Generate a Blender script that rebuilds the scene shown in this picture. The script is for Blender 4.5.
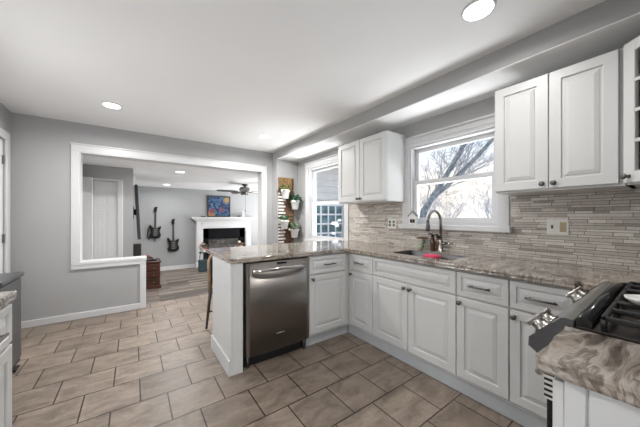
import bpy, bmesh, math, random
from mathutils import Vector, Matrix

for _o in list(bpy.data.objects):
    bpy.data.objects.remove(_o)
S = bpy.context.scene
COL = S.collection
PI = math.pi
R = math.radians
random.seed(7)

# ------------------------------------------------------------------ camera
cam_d = bpy.data.cameras.new('camera')
cam_d.sensor_width = 36.0
cam_d.lens = 260.0 / 640.0 * 36.0
cam_d.shift_y = 3.5 / 640.0
cam_d.clip_start = 0.02
cam = bpy.data.objects.new('camera', cam_d)
COL.objects.link(cam)
cam.location = (0, 0, 1.24)
cam.rotation_euler = (R(90), 0, R(-35.7))
S.camera = cam

# ------------------------------------------------------------------ view + sky
S.view_settings.view_transform = 'Standard'
S.view_settings.look = 'None'
S.view_settings.gamma = 1.0
S.view_settings.use_curve_mapping = False
S.view_settings.exposure = 0.15
S.cycles.use_denoising = True
S.cycles.max_bounces = 10
S.cycles.diffuse_bounces = 6
S.cycles.transparent_max_bounces = 16
S.cycles.sample_clamp_indirect = 6.0

W = bpy.data.worlds.new('winter_sky')
S.world = W
W.use_nodes = True
nt = W.node_tree
for n in list(nt.nodes):
    nt.nodes.remove(n)
wo = nt.nodes.new('ShaderNodeOutputWorld')
bg = nt.nodes.new('ShaderNodeBackground')
tc = nt.nodes.new('ShaderNodeTexCoord')
sep = nt.nodes.new('ShaderNodeSeparateXYZ')
rp = nt.nodes.new('ShaderNodeValToRGB')
els = rp.color_ramp.elements
els[0].position = 0.0; els[0].color = (0.95, 0.87, 0.80, 1)
els[1].position = 0.6; els[1].color = (0.42, 0.60, 0.95, 1)
e = els.new(0.10); e.color = (0.98, 0.87, 0.79, 1)
e = els.new(0.28); e.color = (0.66, 0.79, 0.98, 1)
nz = nt.nodes.new('ShaderNodeTexNoise')
nz.inputs['Scale'].default_value = 3.5
nz.inputs['Detail'].default_value = 6
cr = nt.nodes.new('ShaderNodeValToRGB')
cr.color_ramp.elements[0].position = 0.48
cr.color_ramp.elements[1].position = 0.68
mx = nt.nodes.new('ShaderNodeMix'); mx.data_type = 'RGBA'
mx.inputs[7].default_value = (0.96, 0.96, 0.98, 1)
nt.links.new(tc.outputs['Generated'], sep.inputs[0])
nt.links.new(sep.outputs['Z'], rp.inputs[0])
nt.links.new(tc.outputs['Generated'], nz.inputs['Vector'])
nt.links.new(nz.outputs[0], cr.inputs[0])
nt.links.new(cr.outputs[0], mx.inputs[0])
nt.links.new(rp.outputs[0], mx.inputs[6])
nt.links.new(mx.outputs[2], bg.inputs['Color'])
bg.inputs['Strength'].default_value = 1.2
nt.links.new(bg.outputs[0], wo.inputs[0])


def area(name, loc, rot, sx, sy, power, col=(1, 1, 1), spread=180):
    d = bpy.data.lights.new(name, 'AREA')
    d.shape = 'RECTANGLE'; d.size = sx; d.size_y = sy
    d.energy = power; d.color = col; d.spread = R(spread)
    o = bpy.data.objects.new(name, d); COL.objects.link(o)
    o.location = loc; o.rotation_euler = rot
    return o


# fill lamps added outside both sink-wall windows and outside the added, unseen glazed openings
WARM = (1.0, 0.993, 0.985)
area('rear_fill', (-0.50, -0.85, 1.0), (R(95), 0, 0), 0.95, 1.9, 34, WARM)
area('left_wall_fill', (-1.55, 2.425, 1.6), (R(80), 0, R(-90)), 1.5, 1.0, 28, WARM)
area('family_fill', (5.0, 6.7, 0.75), (R(152), 0, R(90)), 2.0, 1.8, 215, WARM)
area('sink_window_fill', (3.1, 1.30, 0.80), (R(104), 0, R(90)), 1.6, 0.7, 62, WARM)
area('small_window_fill', (3.35, 3.1, 0.15), (R(132), 0, R(90)), 1.0, 0.7, 95, WARM)
LAMP_KITCHEN = 20
LAMP_FAMILY = 12

# ------------------------------------------------------------------ materials
MATS = {}


def newmat(name):
    m = bpy.data.materials.new(name); m.use_nodes = True
    MATS[name] = m
    return m, m.node_tree, m.node_tree.nodes['Principled BSDF']


def N(t, kind, **kw):
    n = t.nodes.new(kind)
    for k, v in kw.items():
        setattr(n, k, v)
    return n


def pos(t):
    return N(t, 'ShaderNodeNewGeometry').outputs['Position']


def noise(t, vec, scale, detail=4, rough=0.5, dist=0.0):
    n = N(t, 'ShaderNodeTexNoise')
    n.inputs['Scale'].default_value = scale
    n.inputs['Detail'].default_value = detail
    n.inputs['Roughness'].default_value = rough
    n.inputs['Distortion'].default_value = dist
    if vec is not None:
        t.links.new(vec, n.inputs['Vector'])
    return n


def ramp(t, fac, stops, interp='LINEAR'):
    r = N(t, 'ShaderNodeValToRGB')
    r.color_ramp.interpolation = interp
    el = r.color_ramp.elements
    el[0].position = stops[0][0]; el[0].color = (*stops[0][1], 1)
    el[1].position = stops[-1][0]; el[1].color = (*stops[-1][1], 1)
    for p, c in stops[1:-1]:
        x = el.new(p); x.color = (*c, 1)
    t.links.new(fac, r.inputs[0])
    return r.outputs[0]


def math_(t, op, a, b=None, c=None):
    n = N(t, 'ShaderNodeMath', operation=op)
    for i, v in enumerate((a, b, c)):
        if v is None:
            continue
        if isinstance(v, (int, float)):
            n.inputs[i].default_value = v
        else:
            t.links.new(v, n.inputs[i])
    return n.outputs[0]


def mixc(t, fac, a, b, mode='MIX'):
    n = N(t, 'ShaderNodeMix'); n.data_type = 'RGBA'; n.blend_type = mode
    for i, v in ((0, fac), (6, a), (7, b)):
        if isinstance(v, (int, float)):
            n.inputs[i].default_value = v
        elif isinstance(v, tuple):
            n.inputs[i].default_value = (*v, 1)
        else:
            t.links.new(v, n.inputs[i])
    return n.outputs[2]


def bump(t, b, h, strength=0.2, dist=0.01):
    n = N(t, 'ShaderNodeBump')
    n.inputs['Strength'].default_value = strength
    n.inputs['Distance'].default_value = dist
    t.links.new(h, n.inputs['Height'])
    t.links.new(n.outputs[0], b.inputs['Normal'])


def plain(name, col, rough=0.5, metal=0.0, var=0.06, scale=12.0, bmp=0.0, spec=0.5, coat=0.0):
    """A paint, plastic, cloth or metal: its colour broken up by a little noise."""
    m, t, b = newmat(name)
    p = pos(t)
    n = noise(t, p, scale, 3)
    lo = tuple(max(0, c * (1 - var)) for c in col)
    hi = tuple(min(1, c * (1 + var)) for c in col)
    t.links.new(ramp(t, n.outputs[0], [(0.3, lo), (0.7, hi)]), b.inputs['Base Color'])
    b.inputs['Roughness'].default_value = rough
    b.inputs['Metallic'].default_value = metal
    b.inputs['Specular IOR Level'].default_value = spec
    b.inputs['Coat Weight'].default_value = coat
    if bmp:
        n2 = noise(t, p, scale * 14, 2)
        bump(t, b, n2.outputs[0], bmp, 0.002)
    return m


plain('wall_paint', (0.38, 0.38, 0.38), 0.65, var=0.02, scale=2, bmp=0.08)
plain('family_paint', (0.34, 0.345, 0.35), 0.65, var=0.02, scale=2, bmp=0.08)
plain('ceiling_paint', (0.86, 0.86, 0.86), 0.8, var=0.015, scale=1.5, bmp=0.08)
plain('trim_white', (0.62, 0.62, 0.625), 0.35, var=0.015)
plain('cabinet_white', (0.62, 0.62, 0.612), 0.38, var=0.015, scale=4)
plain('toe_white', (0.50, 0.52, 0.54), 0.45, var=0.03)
plain('door_white', (0.74, 0.74, 0.74), 0.4, var=0.015)
plain('black_plastic', (0.012, 0.012, 0.013), 0.35)
plain('black_gloss', (0.010, 0.010, 0.011), 0.16)
plain('soot_black', (0.008, 0.008, 0.010), 0.9, spec=0.1)
plain('guitar_black', (0.008, 0.008, 0.009), 0.35, spec=0.25)
plain('black_iron', (0.014, 0.013, 0.013), 0.5, bmp=0.15)
plain('enamel_brown', (0.020, 0.016, 0.015), 0.25)
plain('pewter', (0.16, 0.155, 0.15), 0.32, metal=0.9)
plain('dark_steel', (0.13, 0.13, 0.135), 0.38, metal=0.75)
plain('chrome', (0.62, 0.61, 0.59), 0.16, metal=1.0, var=0.02)
plain('nickel', (0.30, 0.285, 0.265), 0.25, metal=1.0, var=0.03)
plain('white_ceramic', (0.82, 0.81, 0.79), 0.25)
plain('pot_white', (0.80, 0.79, 0.77), 0.5)
plain('plate_white', (0.72, 0.71, 0.68), 0.4)
plain('outlet_tan', (0.42, 0.34, 0.22), 0.5, var=0.35, scale=140)
plain('pink_cloth', (0.72, 0.07, 0.13), 0.85, var=0.15, scale=60, bmp=0.3)
plain('teal_card', (0.020, 0.042, 0.052), 0.6)
plain('tan_wood', (0.30, 0.20, 0.125), 0.45, var=0.25, scale=20)
plain('dark_fabric', (0.035, 0.028, 0.024), 0.85)
plain('red_petal', (0.50, 0.06, 0.05), 0.6, var=0.3)
plain('white_petal', (0.70, 0.66, 0.60), 0.6, var=0.1)
plain('leaf_green', (0.075, 0.19, 0.10), 0.5, var=0.4, scale=40)
plain('leaf_pale', (0.30, 0.38, 0.22), 0.5, var=0.4, scale=40)
plain('leaf_yellow', (0.45, 0.36, 0.05), 0.5, var=0.4, scale=40)
plain('soil', (0.04, 0.028, 0.02), 0.95)
plain('amber_glass', (0.10, 0.045, 0.025), 0.12, coat=0.5)
plain('slat_white', (0.74, 0.73, 0.70), 0.6, var=0.1, scale=30)
plain('board_brown', (0.15, 0.075, 0.035), 0.55, var=0.5, scale=18)
plain('gold_wood', (0.20, 0.115, 0.045), 0.5, var=0.5, scale=18)
plain('snow', (0.80, 0.82, 0.86), 0.8, var=0.05)
plain('bark_cool', (0.25, 0.27, 0.275), 0.9, var=0.5, scale=9, bmp=0.5)
plain('twig_grey', (0.40, 0.40, 0.40), 0.9, var=0.3, scale=5)
plain('twig_pale', (0.56, 0.53, 0.51), 0.9, var=0.3, scale=5)
plain('fan_dark', (0.04, 0.036, 0.034), 0.4, var=0.3)
plain('fan_metal', (0.20, 0.19, 0.18), 0.35, metal=0.7)
plain('interior_dark', (0.05, 0.04, 0.035), 0.6)
plain('mouse_grey', (0.16, 0.15, 0.145), 0.5)
plain('curtain_grey', (0.42, 0.42, 0.45), 0.8)


def stainless(name, col, axis):
    m, t, b = newmat(name)
    mp = N(t, 'ShaderNodeMapping')
    t.links.new(pos(t), mp.inputs['Vector'])
    sc = [45.0, 45.0, 45.0]
    sc[axis] = 0.8
    mp.inputs['Scale'].default_value = sc
    n = noise(t, mp.outputs[0], 1.0, 2)
    b.inputs['Metallic'].default_value = 1.0
    t.links.new(ramp(t, n.outputs[0], [(0.3, tuple(c * 0.995 for c in col)), (0.7, tuple(min(1, c * 1.005) for c in col))]), b.inputs['Base Color'])
    t.links.new(ramp(t, n.outputs[0], [(0.3, (0.33,) * 3), (0.7, (0.335,) * 3)]), b.inputs['Roughness'])
    return m


stainless('stainless', (0.30, 0.275, 0.255), 2)
stainless('stainless_range', (0.42, 0.41, 0.40), 0)
stainless('stainless_dark', (0.13, 0.13, 0.135), 2)


def tile_mat():
    m, t, b = newmat('floor_tile')
    mp = N(t, 'ShaderNodeMapping')
    t.links.new(pos(t), mp.inputs['Vector'])
    mp.inputs['Location'].default_value = (-(0.04 - 0.314 * 20), -(1.816 - 0.608 * 20), 0)
    br = N(t, 'ShaderNodeTexBrick')
    br.offset = 0.5; br.offset_frequency = 2; br.squash = 1.0
    br.inputs['Scale'].default_value = 1.0
    br.inputs['Brick Width'].default_value = 0.314
    br.inputs['Row Height'].default_value = 0.304
    br.inputs['Mortar Size'].default_value = 0.0048
    br.inputs['Mortar Smooth'].default_value = 0.2
    br.inputs['Bias'].default_value = 0.0
    br.inputs['Color1'].default_value = (0.235, 0.186, 0.148, 1)
    br.inputs['Color2'].default_value = (0.193, 0.152, 0.120, 1)
    br.inputs['Mortar'].default_value = (0.040, 0.027, 0.019, 1)
    t.links.new(mp.outputs[0], br.inputs['Vector'])
    mp2 = N(t, 'ShaderNodeMapping')
    t.links.new(pos(t), mp2.inputs['Vector'])
    mp2.inputs['Scale'].default_value = (1.0, 2.2, 1)
    mp2.inputs['Rotation'].default_value = (0, 0, 0.4)
    n = noise(t, mp2.outputs[0], 5.0, 6, 0.6, 0.6)
    c = mixc(t, 1.0, br.outputs['Color'], ramp(t, n.outputs[0], [(0.28, (0.58, 0.55, 0.52)), (0.5, (1.0, 1.0, 1.0)), (0.72, (1.36, 1.36, 1.36))]), 'MULTIPLY')
    n3 = noise(t, pos(t), 40, 4)
    c = mixc(t, 0.35, c, ramp(t, n3.outputs[0], [(0.3, (0.75,) * 3), (0.7, (1.2,) * 3)]), 'MULTIPLY')
    t.links.new(c, b.inputs['Base Color'])
    t.links.new(ramp(t, n.outputs[0], [(0.3, (0.34,) * 3), (0.7, (0.46,) * 3)]), b.inputs['Roughness'])
    h = math_(t, 'ADD', math_(t, 'MULTIPLY', br.outputs['Fac'], -1.0), math_(t, 'MULTIPLY', n.outputs[0], 0.25))
    bump(t, b, h, 0.5, 0.003)


tile_mat()


def plank_mat():
    m, t, b = newmat('floor_plank')
    br = N(t, 'ShaderNodeTexBrick')
    br.offset = 0.37; br.offset_frequency = 2
    br.inputs['Scale'].default_value = 1.0
    br.inputs['Brick Width'].default_value = 0.62
    br.inputs['Row Height'].default_value = 0.125
    br.inputs['Mortar Size'].default_value = 0.002
    br.inputs['Color1'].default_value = (0.27, 0.225, 0.19, 1)
    br.inputs['Color2'].default_value = (0.075, 0.062, 0.053, 1)
    br.inputs['Mortar'].default_value = (0.07, 0.055, 0.045, 1)
    t.links.new(pos(t), br.inputs['Vector'])
    mp = N(t, 'ShaderNodeMapping')
    t.links.new(pos(t), mp.inputs['Vector'])
    mp.inputs['Scale'].default_value = (3, 26, 1)
    n = noise(t, mp.outputs[0], 1.0, 5, 0.6, 0.8)
    c = mixc(t, 0.8, br.outputs['Color'], ramp(t, n.outputs[0], [(0.3, (0.5,) * 3), (0.7, (1.45,) * 3)]), 'MULTIPLY')
    t.links.new(c, b.inputs['Base Color'])
    b.inputs['Roughness'].default_value = 0.6


plank_mat()


def granite_mat():
    m, t, b = newmat('granite')
    p = pos(t)
    mp = N(t, 'ShaderNodeMapping')
    t.links.new(p, mp.inputs['Vector'])
    mp.inputs['Rotation'].default_value = (0, 0, 0.75)
    mp.inputs['Scale'].default_value = (0.8, 3.0, 1.6)
    warp = noise(t, mp.outputs[0], 2.0, 3, 0.5)
    add = N(t, 'ShaderNodeVectorMath', operation='MULTIPLY_ADD')
    t.links.new(warp.outputs['Color'], add.inputs[0])
    add.inputs[1].default_value = (0.75, 0.75, 0.75)
    t.links.new(mp.outputs[0], add.inputs[2])
    v1 = noise(t, add.outputs[0], 2.9, 6, 0.62, 0.7)
    c = ramp(t, v1.outputs[0], [(0.30, (0.045, 0.033, 0.027)), (0.38, (0.12, 0.09, 0.07)), (0.43, (0.27, 0.215, 0.17)),
                                (0.49, (0.42, 0.36, 0.295)), (0.53, (0.15, 0.117, 0.093)), (0.58, (0.35, 0.29, 0.235)), (0.64, (0.44, 0.39, 0.335)), (0.70, (0.17, 0.135, 0.11)), (0.8, (0.28, 0.245, 0.215))])
    v2 = noise(t, add.outputs[0], 8.0, 4, 0.55, 2.5)
    c = mixc(t, ramp(t, v2.outputs[0], [(0.58, (0, 0, 0)), (0.70, (0.7,) * 3)]), c, (0.105, 0.078, 0.062))
    v4 = noise(t, add.outputs[0], 0.9, 2)
    c = mixc(t, ramp(t, v4.outputs[0], [(0.40, (0, 0, 0)), (0.62, (0.55,) * 3)]), c, mixc(t, 1.0, c, (0.86, 0.98, 1.13), 'MULTIPLY'))
    v3 = noise(t, p, 60, 3)
    c = mixc(t, 0.35, c, ramp(t, v3.outputs[0], [(0.3, (0.75,) * 3), (0.7, (1.2,) * 3)]), 'MULTIPLY')
    t.links.new(c, b.inputs['Base Color'])
    b.inputs['Roughness'].default_value = 0.09
    b.inputs['Specular IOR Level'].default_value = 0.85


granite_mat()


def mosaic_mat():
    m, t, b = newmat('mosaic_tile')
    s = N(t, 'ShaderNodeSeparateXYZ')
    t.links.new(pos(t), s.inputs[0])
    yv = math_(t, 'ADD', s.outputs['Y'], math_(t, 'MULTIPLY', s.outputs['X'], -1.0))
    HZ = 0.040          # one thick and one thin course
    rz = math_(t, 'DIVIDE', s.outputs['Z'], HZ)
    fr_ = math_(t, 'FRACT', rz)
    thin = math_(t, 'GREATER_THAN', fr_, 0.60)
    row = math_(t, 'ADD', math_(t, 'MULTIPLY', math_(t, 'FLOOR', rz), 2.0), thin)
    lo = math_(t, 'MULTIPLY', thin, 0.60)
    hi = math_(t, 'ADD', math_(t, 'MULTIPLY', thin, 0.40), 0.60)
    w1 = N(t, 'ShaderNodeTexWhiteNoise', noise_dimensions='1D'); t.links.new(row, w1.inputs['W'])
    w2 = N(t, 'ShaderNodeTexWhiteNoise', noise_dimensions='1D'); t.links.new(math_(t, 'ADD', row, 37.3), w2.inputs['W'])
    L = math_(t, 'ADD', math_(t, 'MULTIPLY', w1.outputs['Value'], 0.13), 0.085)
    cx = math_(t, 'ADD', math_(t, 'DIVIDE', math_(t, 'ADD', yv, 10.0), L), math_(t, 'MULTIPLY', w2.outputs['Value'], 9.0))
    # stretch some strips against their neighbours
    cx = math_(t, 'ADD', cx, math_(t, 'MULTIPLY', math_(t, 'SINE', math_(t, 'MULTIPLY', cx, 2.1)), 0.22))
    colm = math_(t, 'FLOOR', cx)
    fx = math_(t, 'FRACT', cx)
    cb = N(t, 'ShaderNodeCombineXYZ')
    t.links.new(row, cb.inputs[0]); t.links.new(colm, cb.inputs[1])
    wn = N(t, 'ShaderNodeTexWhiteNoise', noise_dimensions='3D'); t.links.new(cb.outputs[0], wn.inputs['Vector'])
    c = ramp(t, wn.outputs['Value'], [(0.0, (0.31, 0.275, 0.245)), (0.12, (0.42, 0.38, 0.34)), (0.4, (0.51, 0.47, 0.425)), (0.75, (0.59, 0.55, 0.50)), (1.0, (0.70, 0.66, 0.61))])
    n = noise(t, pos(t), 55, 4)
    c = mixc(t, 0.5, c, ramp(t, n.outputs[0], [(0.3, (0.8,) * 3), (0.7, (1.15,) * 3)]), 'MULTIPLY')
    ez = math_(t, 'MULTIPLY', math_(t, 'MINIMUM', math_(t, 'SUBTRACT', fr_, lo), math_(t, 'SUBTRACT', hi, fr_)), 2.0)
    ex = math_(t, 'MULTIPLY', math_(t, 'MINIMUM', fx, math_(t, 'SUBTRACT', 1.0, fx)), math_(t, 'DIVIDE', L, HZ * 0.5))
    ed = math_(t, 'MINIMUM', ez, ex)
    joint = math_(t, 'LESS_THAN', ed, 0.075)
    c = mixc(t, joint, c, (0.14, 0.12, 0.10))
    t.links.new(c, b.inputs['Base Color'])
    t.links.new(ramp(t, wn.outputs['Color'], [(0.55, (0.42,) * 3), (0.75, (0.12,) * 3)]), b.inputs['Roughness'])
    bump(t, b, math_(t, 'MINIMUM', ed, 0.16), 0.35, 0.004)


mosaic_mat()


def wood_red():
    m, t, b = newmat('cherry_wood')
    mp = N(t, 'ShaderNodeMapping')
    t.links.new(pos(t), mp.inputs['Vector'])
    mp.inputs['Scale'].default_value = (4, 4, 40)
    n = noise(t, mp.outputs[0], 1.0, 4, 0.6, 0.5)
    t.links.new(ramp(t, n.outputs[0], [(0.3, (0.030, 0.010, 0.006)), (0.7, (0.095, 0.030, 0.016))]), b.inputs['Base Color'])
    b.inputs['Roughness'].default_value = 0.3


wood_red()


def painting_mat():
    m, t, b = newmat('abstract_canvas')
    p = pos(t)
    n = noise(t, p, 7.5, 5, 0.65, 2.0)
    c = ramp(t, n.outputs[0], [(0.33, (0.002, 0.003, 0.008)), (0.43, (0.005, 0.015, 0.06)), (0.50, (0.01, 0.045, 0.16)), (0.56, (0.10, 0.20, 0.30)), (0.62, (0.008, 0.02, 0.07)), (0.70, (0.002, 0.003, 0.01))])
    s_ = N(t, 'ShaderNodeSeparateXYZ'); t.links.new(p, s_.inputs[0])

    def spot(cx, cz, r0, col, c):
        dd = math_(t, 'SQRT', math_(t, 'ADD', math_(t, 'POWER', math_(t, 'SUBTRACT', s_.outputs['X'], cx), 2.0), math_(t, 'POWER', math_(t, 'SUBTRACT', s_.outputs['Z'], cz), 2.0)))
        dd = math_(t, 'ADD', dd, math_(t, 'MULTIPLY', math_(t, 'SUBTRACT', n.outputs[0], 0.5), 0.30))
        return mixc(t, ramp(t, math_(t, 'DIVIDE', dd, r0), [(0.55, (0.85,) * 3), (1.0, (0.0,) * 3)]), c, col)
    c = spot(2.36, 1.77, 0.13, (0.36, 0.23, 0.06), c)
    c = spot(1.90, 1.32, 0.13, (0.40, 0.20, 0.06), c)
    c = spot(1.92, 1.41, 0.10, (0.25, 0.02, 0.03), c)
    c = spot(2.22, 1.45, 0.08, (0.18, 0.03, 0.05), c)
    t.links.new(c, b.inputs['Base Color'])
    b.inputs['Roughness'].default_value = 0.6


painting_mat()


def brick_mat():
    m, t, b = newmat('sooty_brick')
    s = N(t, 'ShaderNodeSeparateXYZ'); t.links.new(pos(t), s.inputs[0])
    cb = N(t, 'ShaderNodeCombineXYZ'); t.links.new(s.outputs['X'], cb.inputs[0]); t.links.new(s.outputs['Z'], cb.inputs[1])
    br = N(t, 'ShaderNodeTexBrick')
    br.inputs['Scale'].default_value = 1
    br.inputs['Brick Width'].default_value = 0.22; br.inputs['Row Height'].default_value = 0.075; br.inputs['Mortar Size'].default_value = 0.006
    br.inputs['Color1'].default_value = (0.13, 0.12, 0.115, 1); br.inputs['Color2'].default_value = (0.06, 0.055, 0.052, 1); br.inputs['Mortar'].default_value = (0.11, 0.105, 0.10, 1)
    t.links.new(cb.outputs[0], br.inputs['Vector'])
    n = noise(t, pos(t), 9, 4)
    t.links.new(mixc(t, 0.9, br.outputs['Color'], ramp(t, n.outputs[0], [(0.3, (0.45,) * 3), (0.7, (1.3,) * 3)]), 'MULTIPLY'), b.inputs['Base Color'])
    b.inputs['Roughness'].default_value = 0.9


brick_mat()


def glass_mat():
    m, t, b = newmat('window_glass')
    out = t.nodes['Material Output']
    tr = N(t, 'ShaderNodeBsdfTransparent'); tr.inputs[0].default_value = (0.98, 0.99, 0.99, 1)
    gl = N(t, 'ShaderNodeBsdfGlossy'); gl.inputs['Roughness'].default_value = 0.02
    lw = N(t, 'ShaderNodeLayerWeight'); lw.inputs[0].default_value = 0.5
    fac = math_(t, 'MULTIPLY_ADD', math_(t, 'POWER', lw.outputs['Facing'], 5.0), 0.2, 0.02)
    mx = N(t, 'ShaderNodeMixShader')
    t.links.new(fac, mx.inputs[0]); t.links.new(tr.outputs[0], mx.inputs[1]); t.links.new(gl.outputs[0], mx.inputs[2])
    t.links.new(mx.outputs[0], out.inputs[0])


glass_mat()


def emit_mat(name, col, s):
    m, t, b = newmat(name)
    b.inputs['Base Color'].default_value = (0.9, 0.9, 0.9, 1)
    b.inputs['Emission Color'].default_value = (*col, 1)
    b.inputs['Emission Strength'].default_value = s


emit_mat('lamp_lens', (1, 0.99, 0.97), 5.0)


def siding_mat():
    m, t, b = newmat('white_siding')
    n = noise(t, pos(t), 6, 3)
    t.links.new(ramp(t, n.outputs[0], [(0.3, (0.52, 0.505, 0.48)), (0.7, (0.58, 0.565, 0.54))]), b.inputs['Base Color'])
    b.inputs['Roughness'].default_value = 0.6


siding_mat()


def pane_dark():
    m, t, b = newmat('blue_pane')
    n = noise(t, pos(t), 5, 3)
    t.links.new(ramp(t, n.outputs[0], [(0.35, (0.03, 0.07, 0.08)), (0.65, (0.10, 0.19, 0.21))]), b.inputs['Base Color'])
    b.inputs['Roughness'].default_value = 0.08


pane_dark()
M = MATS

# ------------------------------------------------------------------ mesh builder


class MB:
    def __init__(self):
        self.bm = bmesh.new()
        self.mi = 0
        self.T = None

    def _v(self, co):
        co = Vector(co)
        if self.T is not None:
            co = self.T @ co
        return self.bm.verts.new(co)

    def face(self, vs, smooth=False):
        try:
            f = self.bm.faces.new(vs)
        except ValueError:
            return None
        f.material_index = self.mi
        f.smooth = smooth
        return f

    def box(self, x0, x1, y0, y1, z0, z1, bev=0.0, seg=1):
        v = [self._v((x, y, z)) for x in (x0, x1) for y in (y0, y1) for z in (z0, z1)]
        fs = [self.face([v[i] for i in q]) for q in ((0, 1, 3, 2), (4, 6, 7, 5), (0, 4, 5, 1), (2, 3, 7, 6), (0, 2, 6, 4), (1, 5, 7, 3))]
        if bev:
            es = list({e for f in fs for e in f.edges})
            r = bmesh.ops.bevel(self.bm, geom=es, offset=bev, segments=seg, affect='EDGES', profile=0.5, clamp_overlap=True)
            for f in r['faces']:
                f.material_index = self.mi
        return self

    def ring(self, c, n, up, r, seg, ry=None):
        n = n.normalized()
        a = up - n * up.dot(n)
        if a.length < 1e-4:
            a = Vector((1, 0, 0)) - n * n.x
            if a.length < 1e-4:
                a = Vector((0, 1, 0)) - n * n.y
        a.normalize(); b = n.cross(a)
        ry = r if ry is None else ry
        return [self._v(c + a * (r * math.cos(2 * PI * k / seg)) + b * (ry * math.sin(2 * PI * k / seg))) for k in range(seg)]

    def tube(self, pts, rad, seg=10, caps=True, smooth=True):
        pts = [Vector(p) for p in pts]
        if not isinstance(rad, (list, tuple)):
            rad = [rad] * len(pts)
        rings = []
        up = Vector((0.123, 0.05, 1.0))
        for i, p in enumerate(pts):
            d = (pts[min(i + 1, len(pts) - 1)] - pts[max(i - 1, 0)])
            if d.length < 1e-9:
                d = Vector((0, 0, 1))
            if abs(d.normalized().dot(up.normalized())) > 0.97:
                u = Vector((1, 0.2, 0))
            else:
                u = up
            if i and rings:
                u = self._last_a
            n = d.normalized()
            a = u - n * u.dot(n)
            if a.length < 1e-4:
                a = Vector((1, 0.2, 0)) - n * n.dot(Vector((1, 0.2, 0)))
            a.normalize(); self._last_a = a
            b = n.cross(a)
            rings.append([self._v(p + a * (rad[i] * math.cos(2 * PI * k / seg)) + b * (rad[i] * math.sin(2 * PI * k / seg))) for k in range(seg)])
        for i in range(len(rings) - 1):
            for k in range(seg):
                self.face([rings[i][k], rings[i][(k + 1) % seg], rings[i + 1][(k + 1) % seg], rings[i + 1][k]], smooth)
        if caps:
            self.face(rings[0][::-1]); self.face(rings[-1])
        return self

    def lathe(self, c, prof, seg=20, axis='z', smooth=True):
        """prof: (radius, height) pairs turned about an axis through c."""
        c = Vector(c)
        ax = {'z': (Vector((1, 0, 0)), Vector((0, 1, 0)), Vector((0, 0, 1))),
              'x': (Vector((0, 1, 0)), Vector((0, 0, 1)), Vector((1, 0, 0))),
              'y': (Vector((1, 0, 0)), Vector((0, 0, 1)), Vector((0, 1, 0))),
              '-y': (Vector((1, 0, 0)), Vector((0, 0, 1)), Vector((0, -1, 0)))}[axis] if isinstance(axis, str) else axis
        rings = []
        for r, h in prof:
            rr = max(r, 1e-4)
            rings.append([self._v(c + ax[0] * (rr * math.cos(2 * PI * k / seg)) + ax[1] * (rr * math.sin(2 * PI * k / seg)) + ax[2] * h) for k in range(seg)])
        for i in range(len(rings) - 1):
            for k in range(seg):
                self.face([rings[i][k], rings[i][(k + 1) % seg], rings[i + 1][(k + 1) % seg], rings[i + 1][k]], smooth)
        self.face(rings[0][::-1]); self.face(rings[-1])
        return self

    def prism(self, poly, lo, hi, plane='xy', bev=0.0):
        """poly in a plane, extruded along the third axis from lo to hi."""
        def P(a, b, c):
            return {'xy': (a, b, c), 'yz': (c, a, b), 'xz': (a, c, b)}[plane]
        A = [self._v(P(a, b, lo)) for a, b in poly]
        B = [self._v(P(a, b, hi)) for a, b in poly]
        n = len(poly)
        fs = [self.face(A[::-1]), self.face(B)]
        for i in range(n):
            fs.append(self.face([A[i], A[(i + 1) % n], B[(i + 1) % n], B[i]]))
        if bev:
            es = [e for e in {e for f in fs if f for e in f.edges}]
            r = bmesh.ops.bevel(self.bm, geom=es, offset=bev, segments=1, affect='EDGES', clamp_overlap=True)
            for f in r['faces']:
                f.material_index = self.mi
        return self

    def panel(self, x0, x1, z0, z1, y=0.0, t=0.02, fr=0.055, raised=True):
        """Raised-panel door or drawer front; its face at y looks along -y."""
        if raised:
            prof = [(0, t), (0, 0.003), (0.003, 0), (fr, 0), (fr + 0.003, 0.011), (fr + 0.012, 0.011), (fr + 0.016, 0.007), (fr + 0.036, 0.001)]
        else:
            prof = [(0, t), (0, 0.003), (0.003, 0), (fr, 0), (fr + 0.004, 0.006)]
        rings = []
        for i, d in prof:
            rings.append([self._v(p) for p in ((x0 + i, y + d, z0 + i), (x1 - i, y + d, z0 + i), (x1 - i, y + d, z1 - i), (x0 + i, y + d, z1 - i))])
        for a, b in zip(rings, rings[1:]):
            for k in range(4):
                self.face([a[k], a[(k + 1) % 4], b[(k + 1) % 4], b[k]])
        self.face(rings[-1]); self.face(rings[0][::-1])
        return self

    def blob(self, c, r, seg=12, rings=7):
        c = Vector(c)
        if not isinstance(r, (tuple, list)):
            r = (r, r, r)
        prev = None
        for i in range(rings + 1):
            th = PI * i / rings
            cur = [self._v(c + Vector((r[0] * max(math.sin(th), 1e-3) * math.cos(2 * PI * k / seg), r[1] * max(math.sin(th), 1e-3) * math.sin(2 * PI * k / seg), -r[2] * math.cos(th)))) for k in range(seg)]
            if prev:
                for k in range(seg):
                    self.face([prev[k], prev[(k + 1) % seg], cur[(k + 1) % seg], cur[k]], True)
            prev = cur
        return self

    def leaf(self, base, d, ln, wd, droop=0.3):
        base = Vector(base); d = Vector(d).normalized()
        s = d.cross(Vector((0, 0, 1)))
        if s.length < 1e-3:
            s = Vector((1, 0, 0))
        s.normalize()
        n = s.cross(d)
        prev = None
        for i in range(5):
            f = i / 4
            c = base + d * (ln * f) - Vector((0, 0, droop * ln * f * f))
            w = wd * math.sin(PI * min(0.98, 0.12 + f * 0.86))
            cur = [self._v(c - s * w), self._v(c + n * w * -0.3), self._v(c + s * w)]
            if prev:
                self.face([prev[0], prev[1], cur[1], cur[0]], True)
                self.face([prev[1], prev[2], cur[2], cur[1]], True)
            prev = cur
        return self


ROOT = {}


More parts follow.
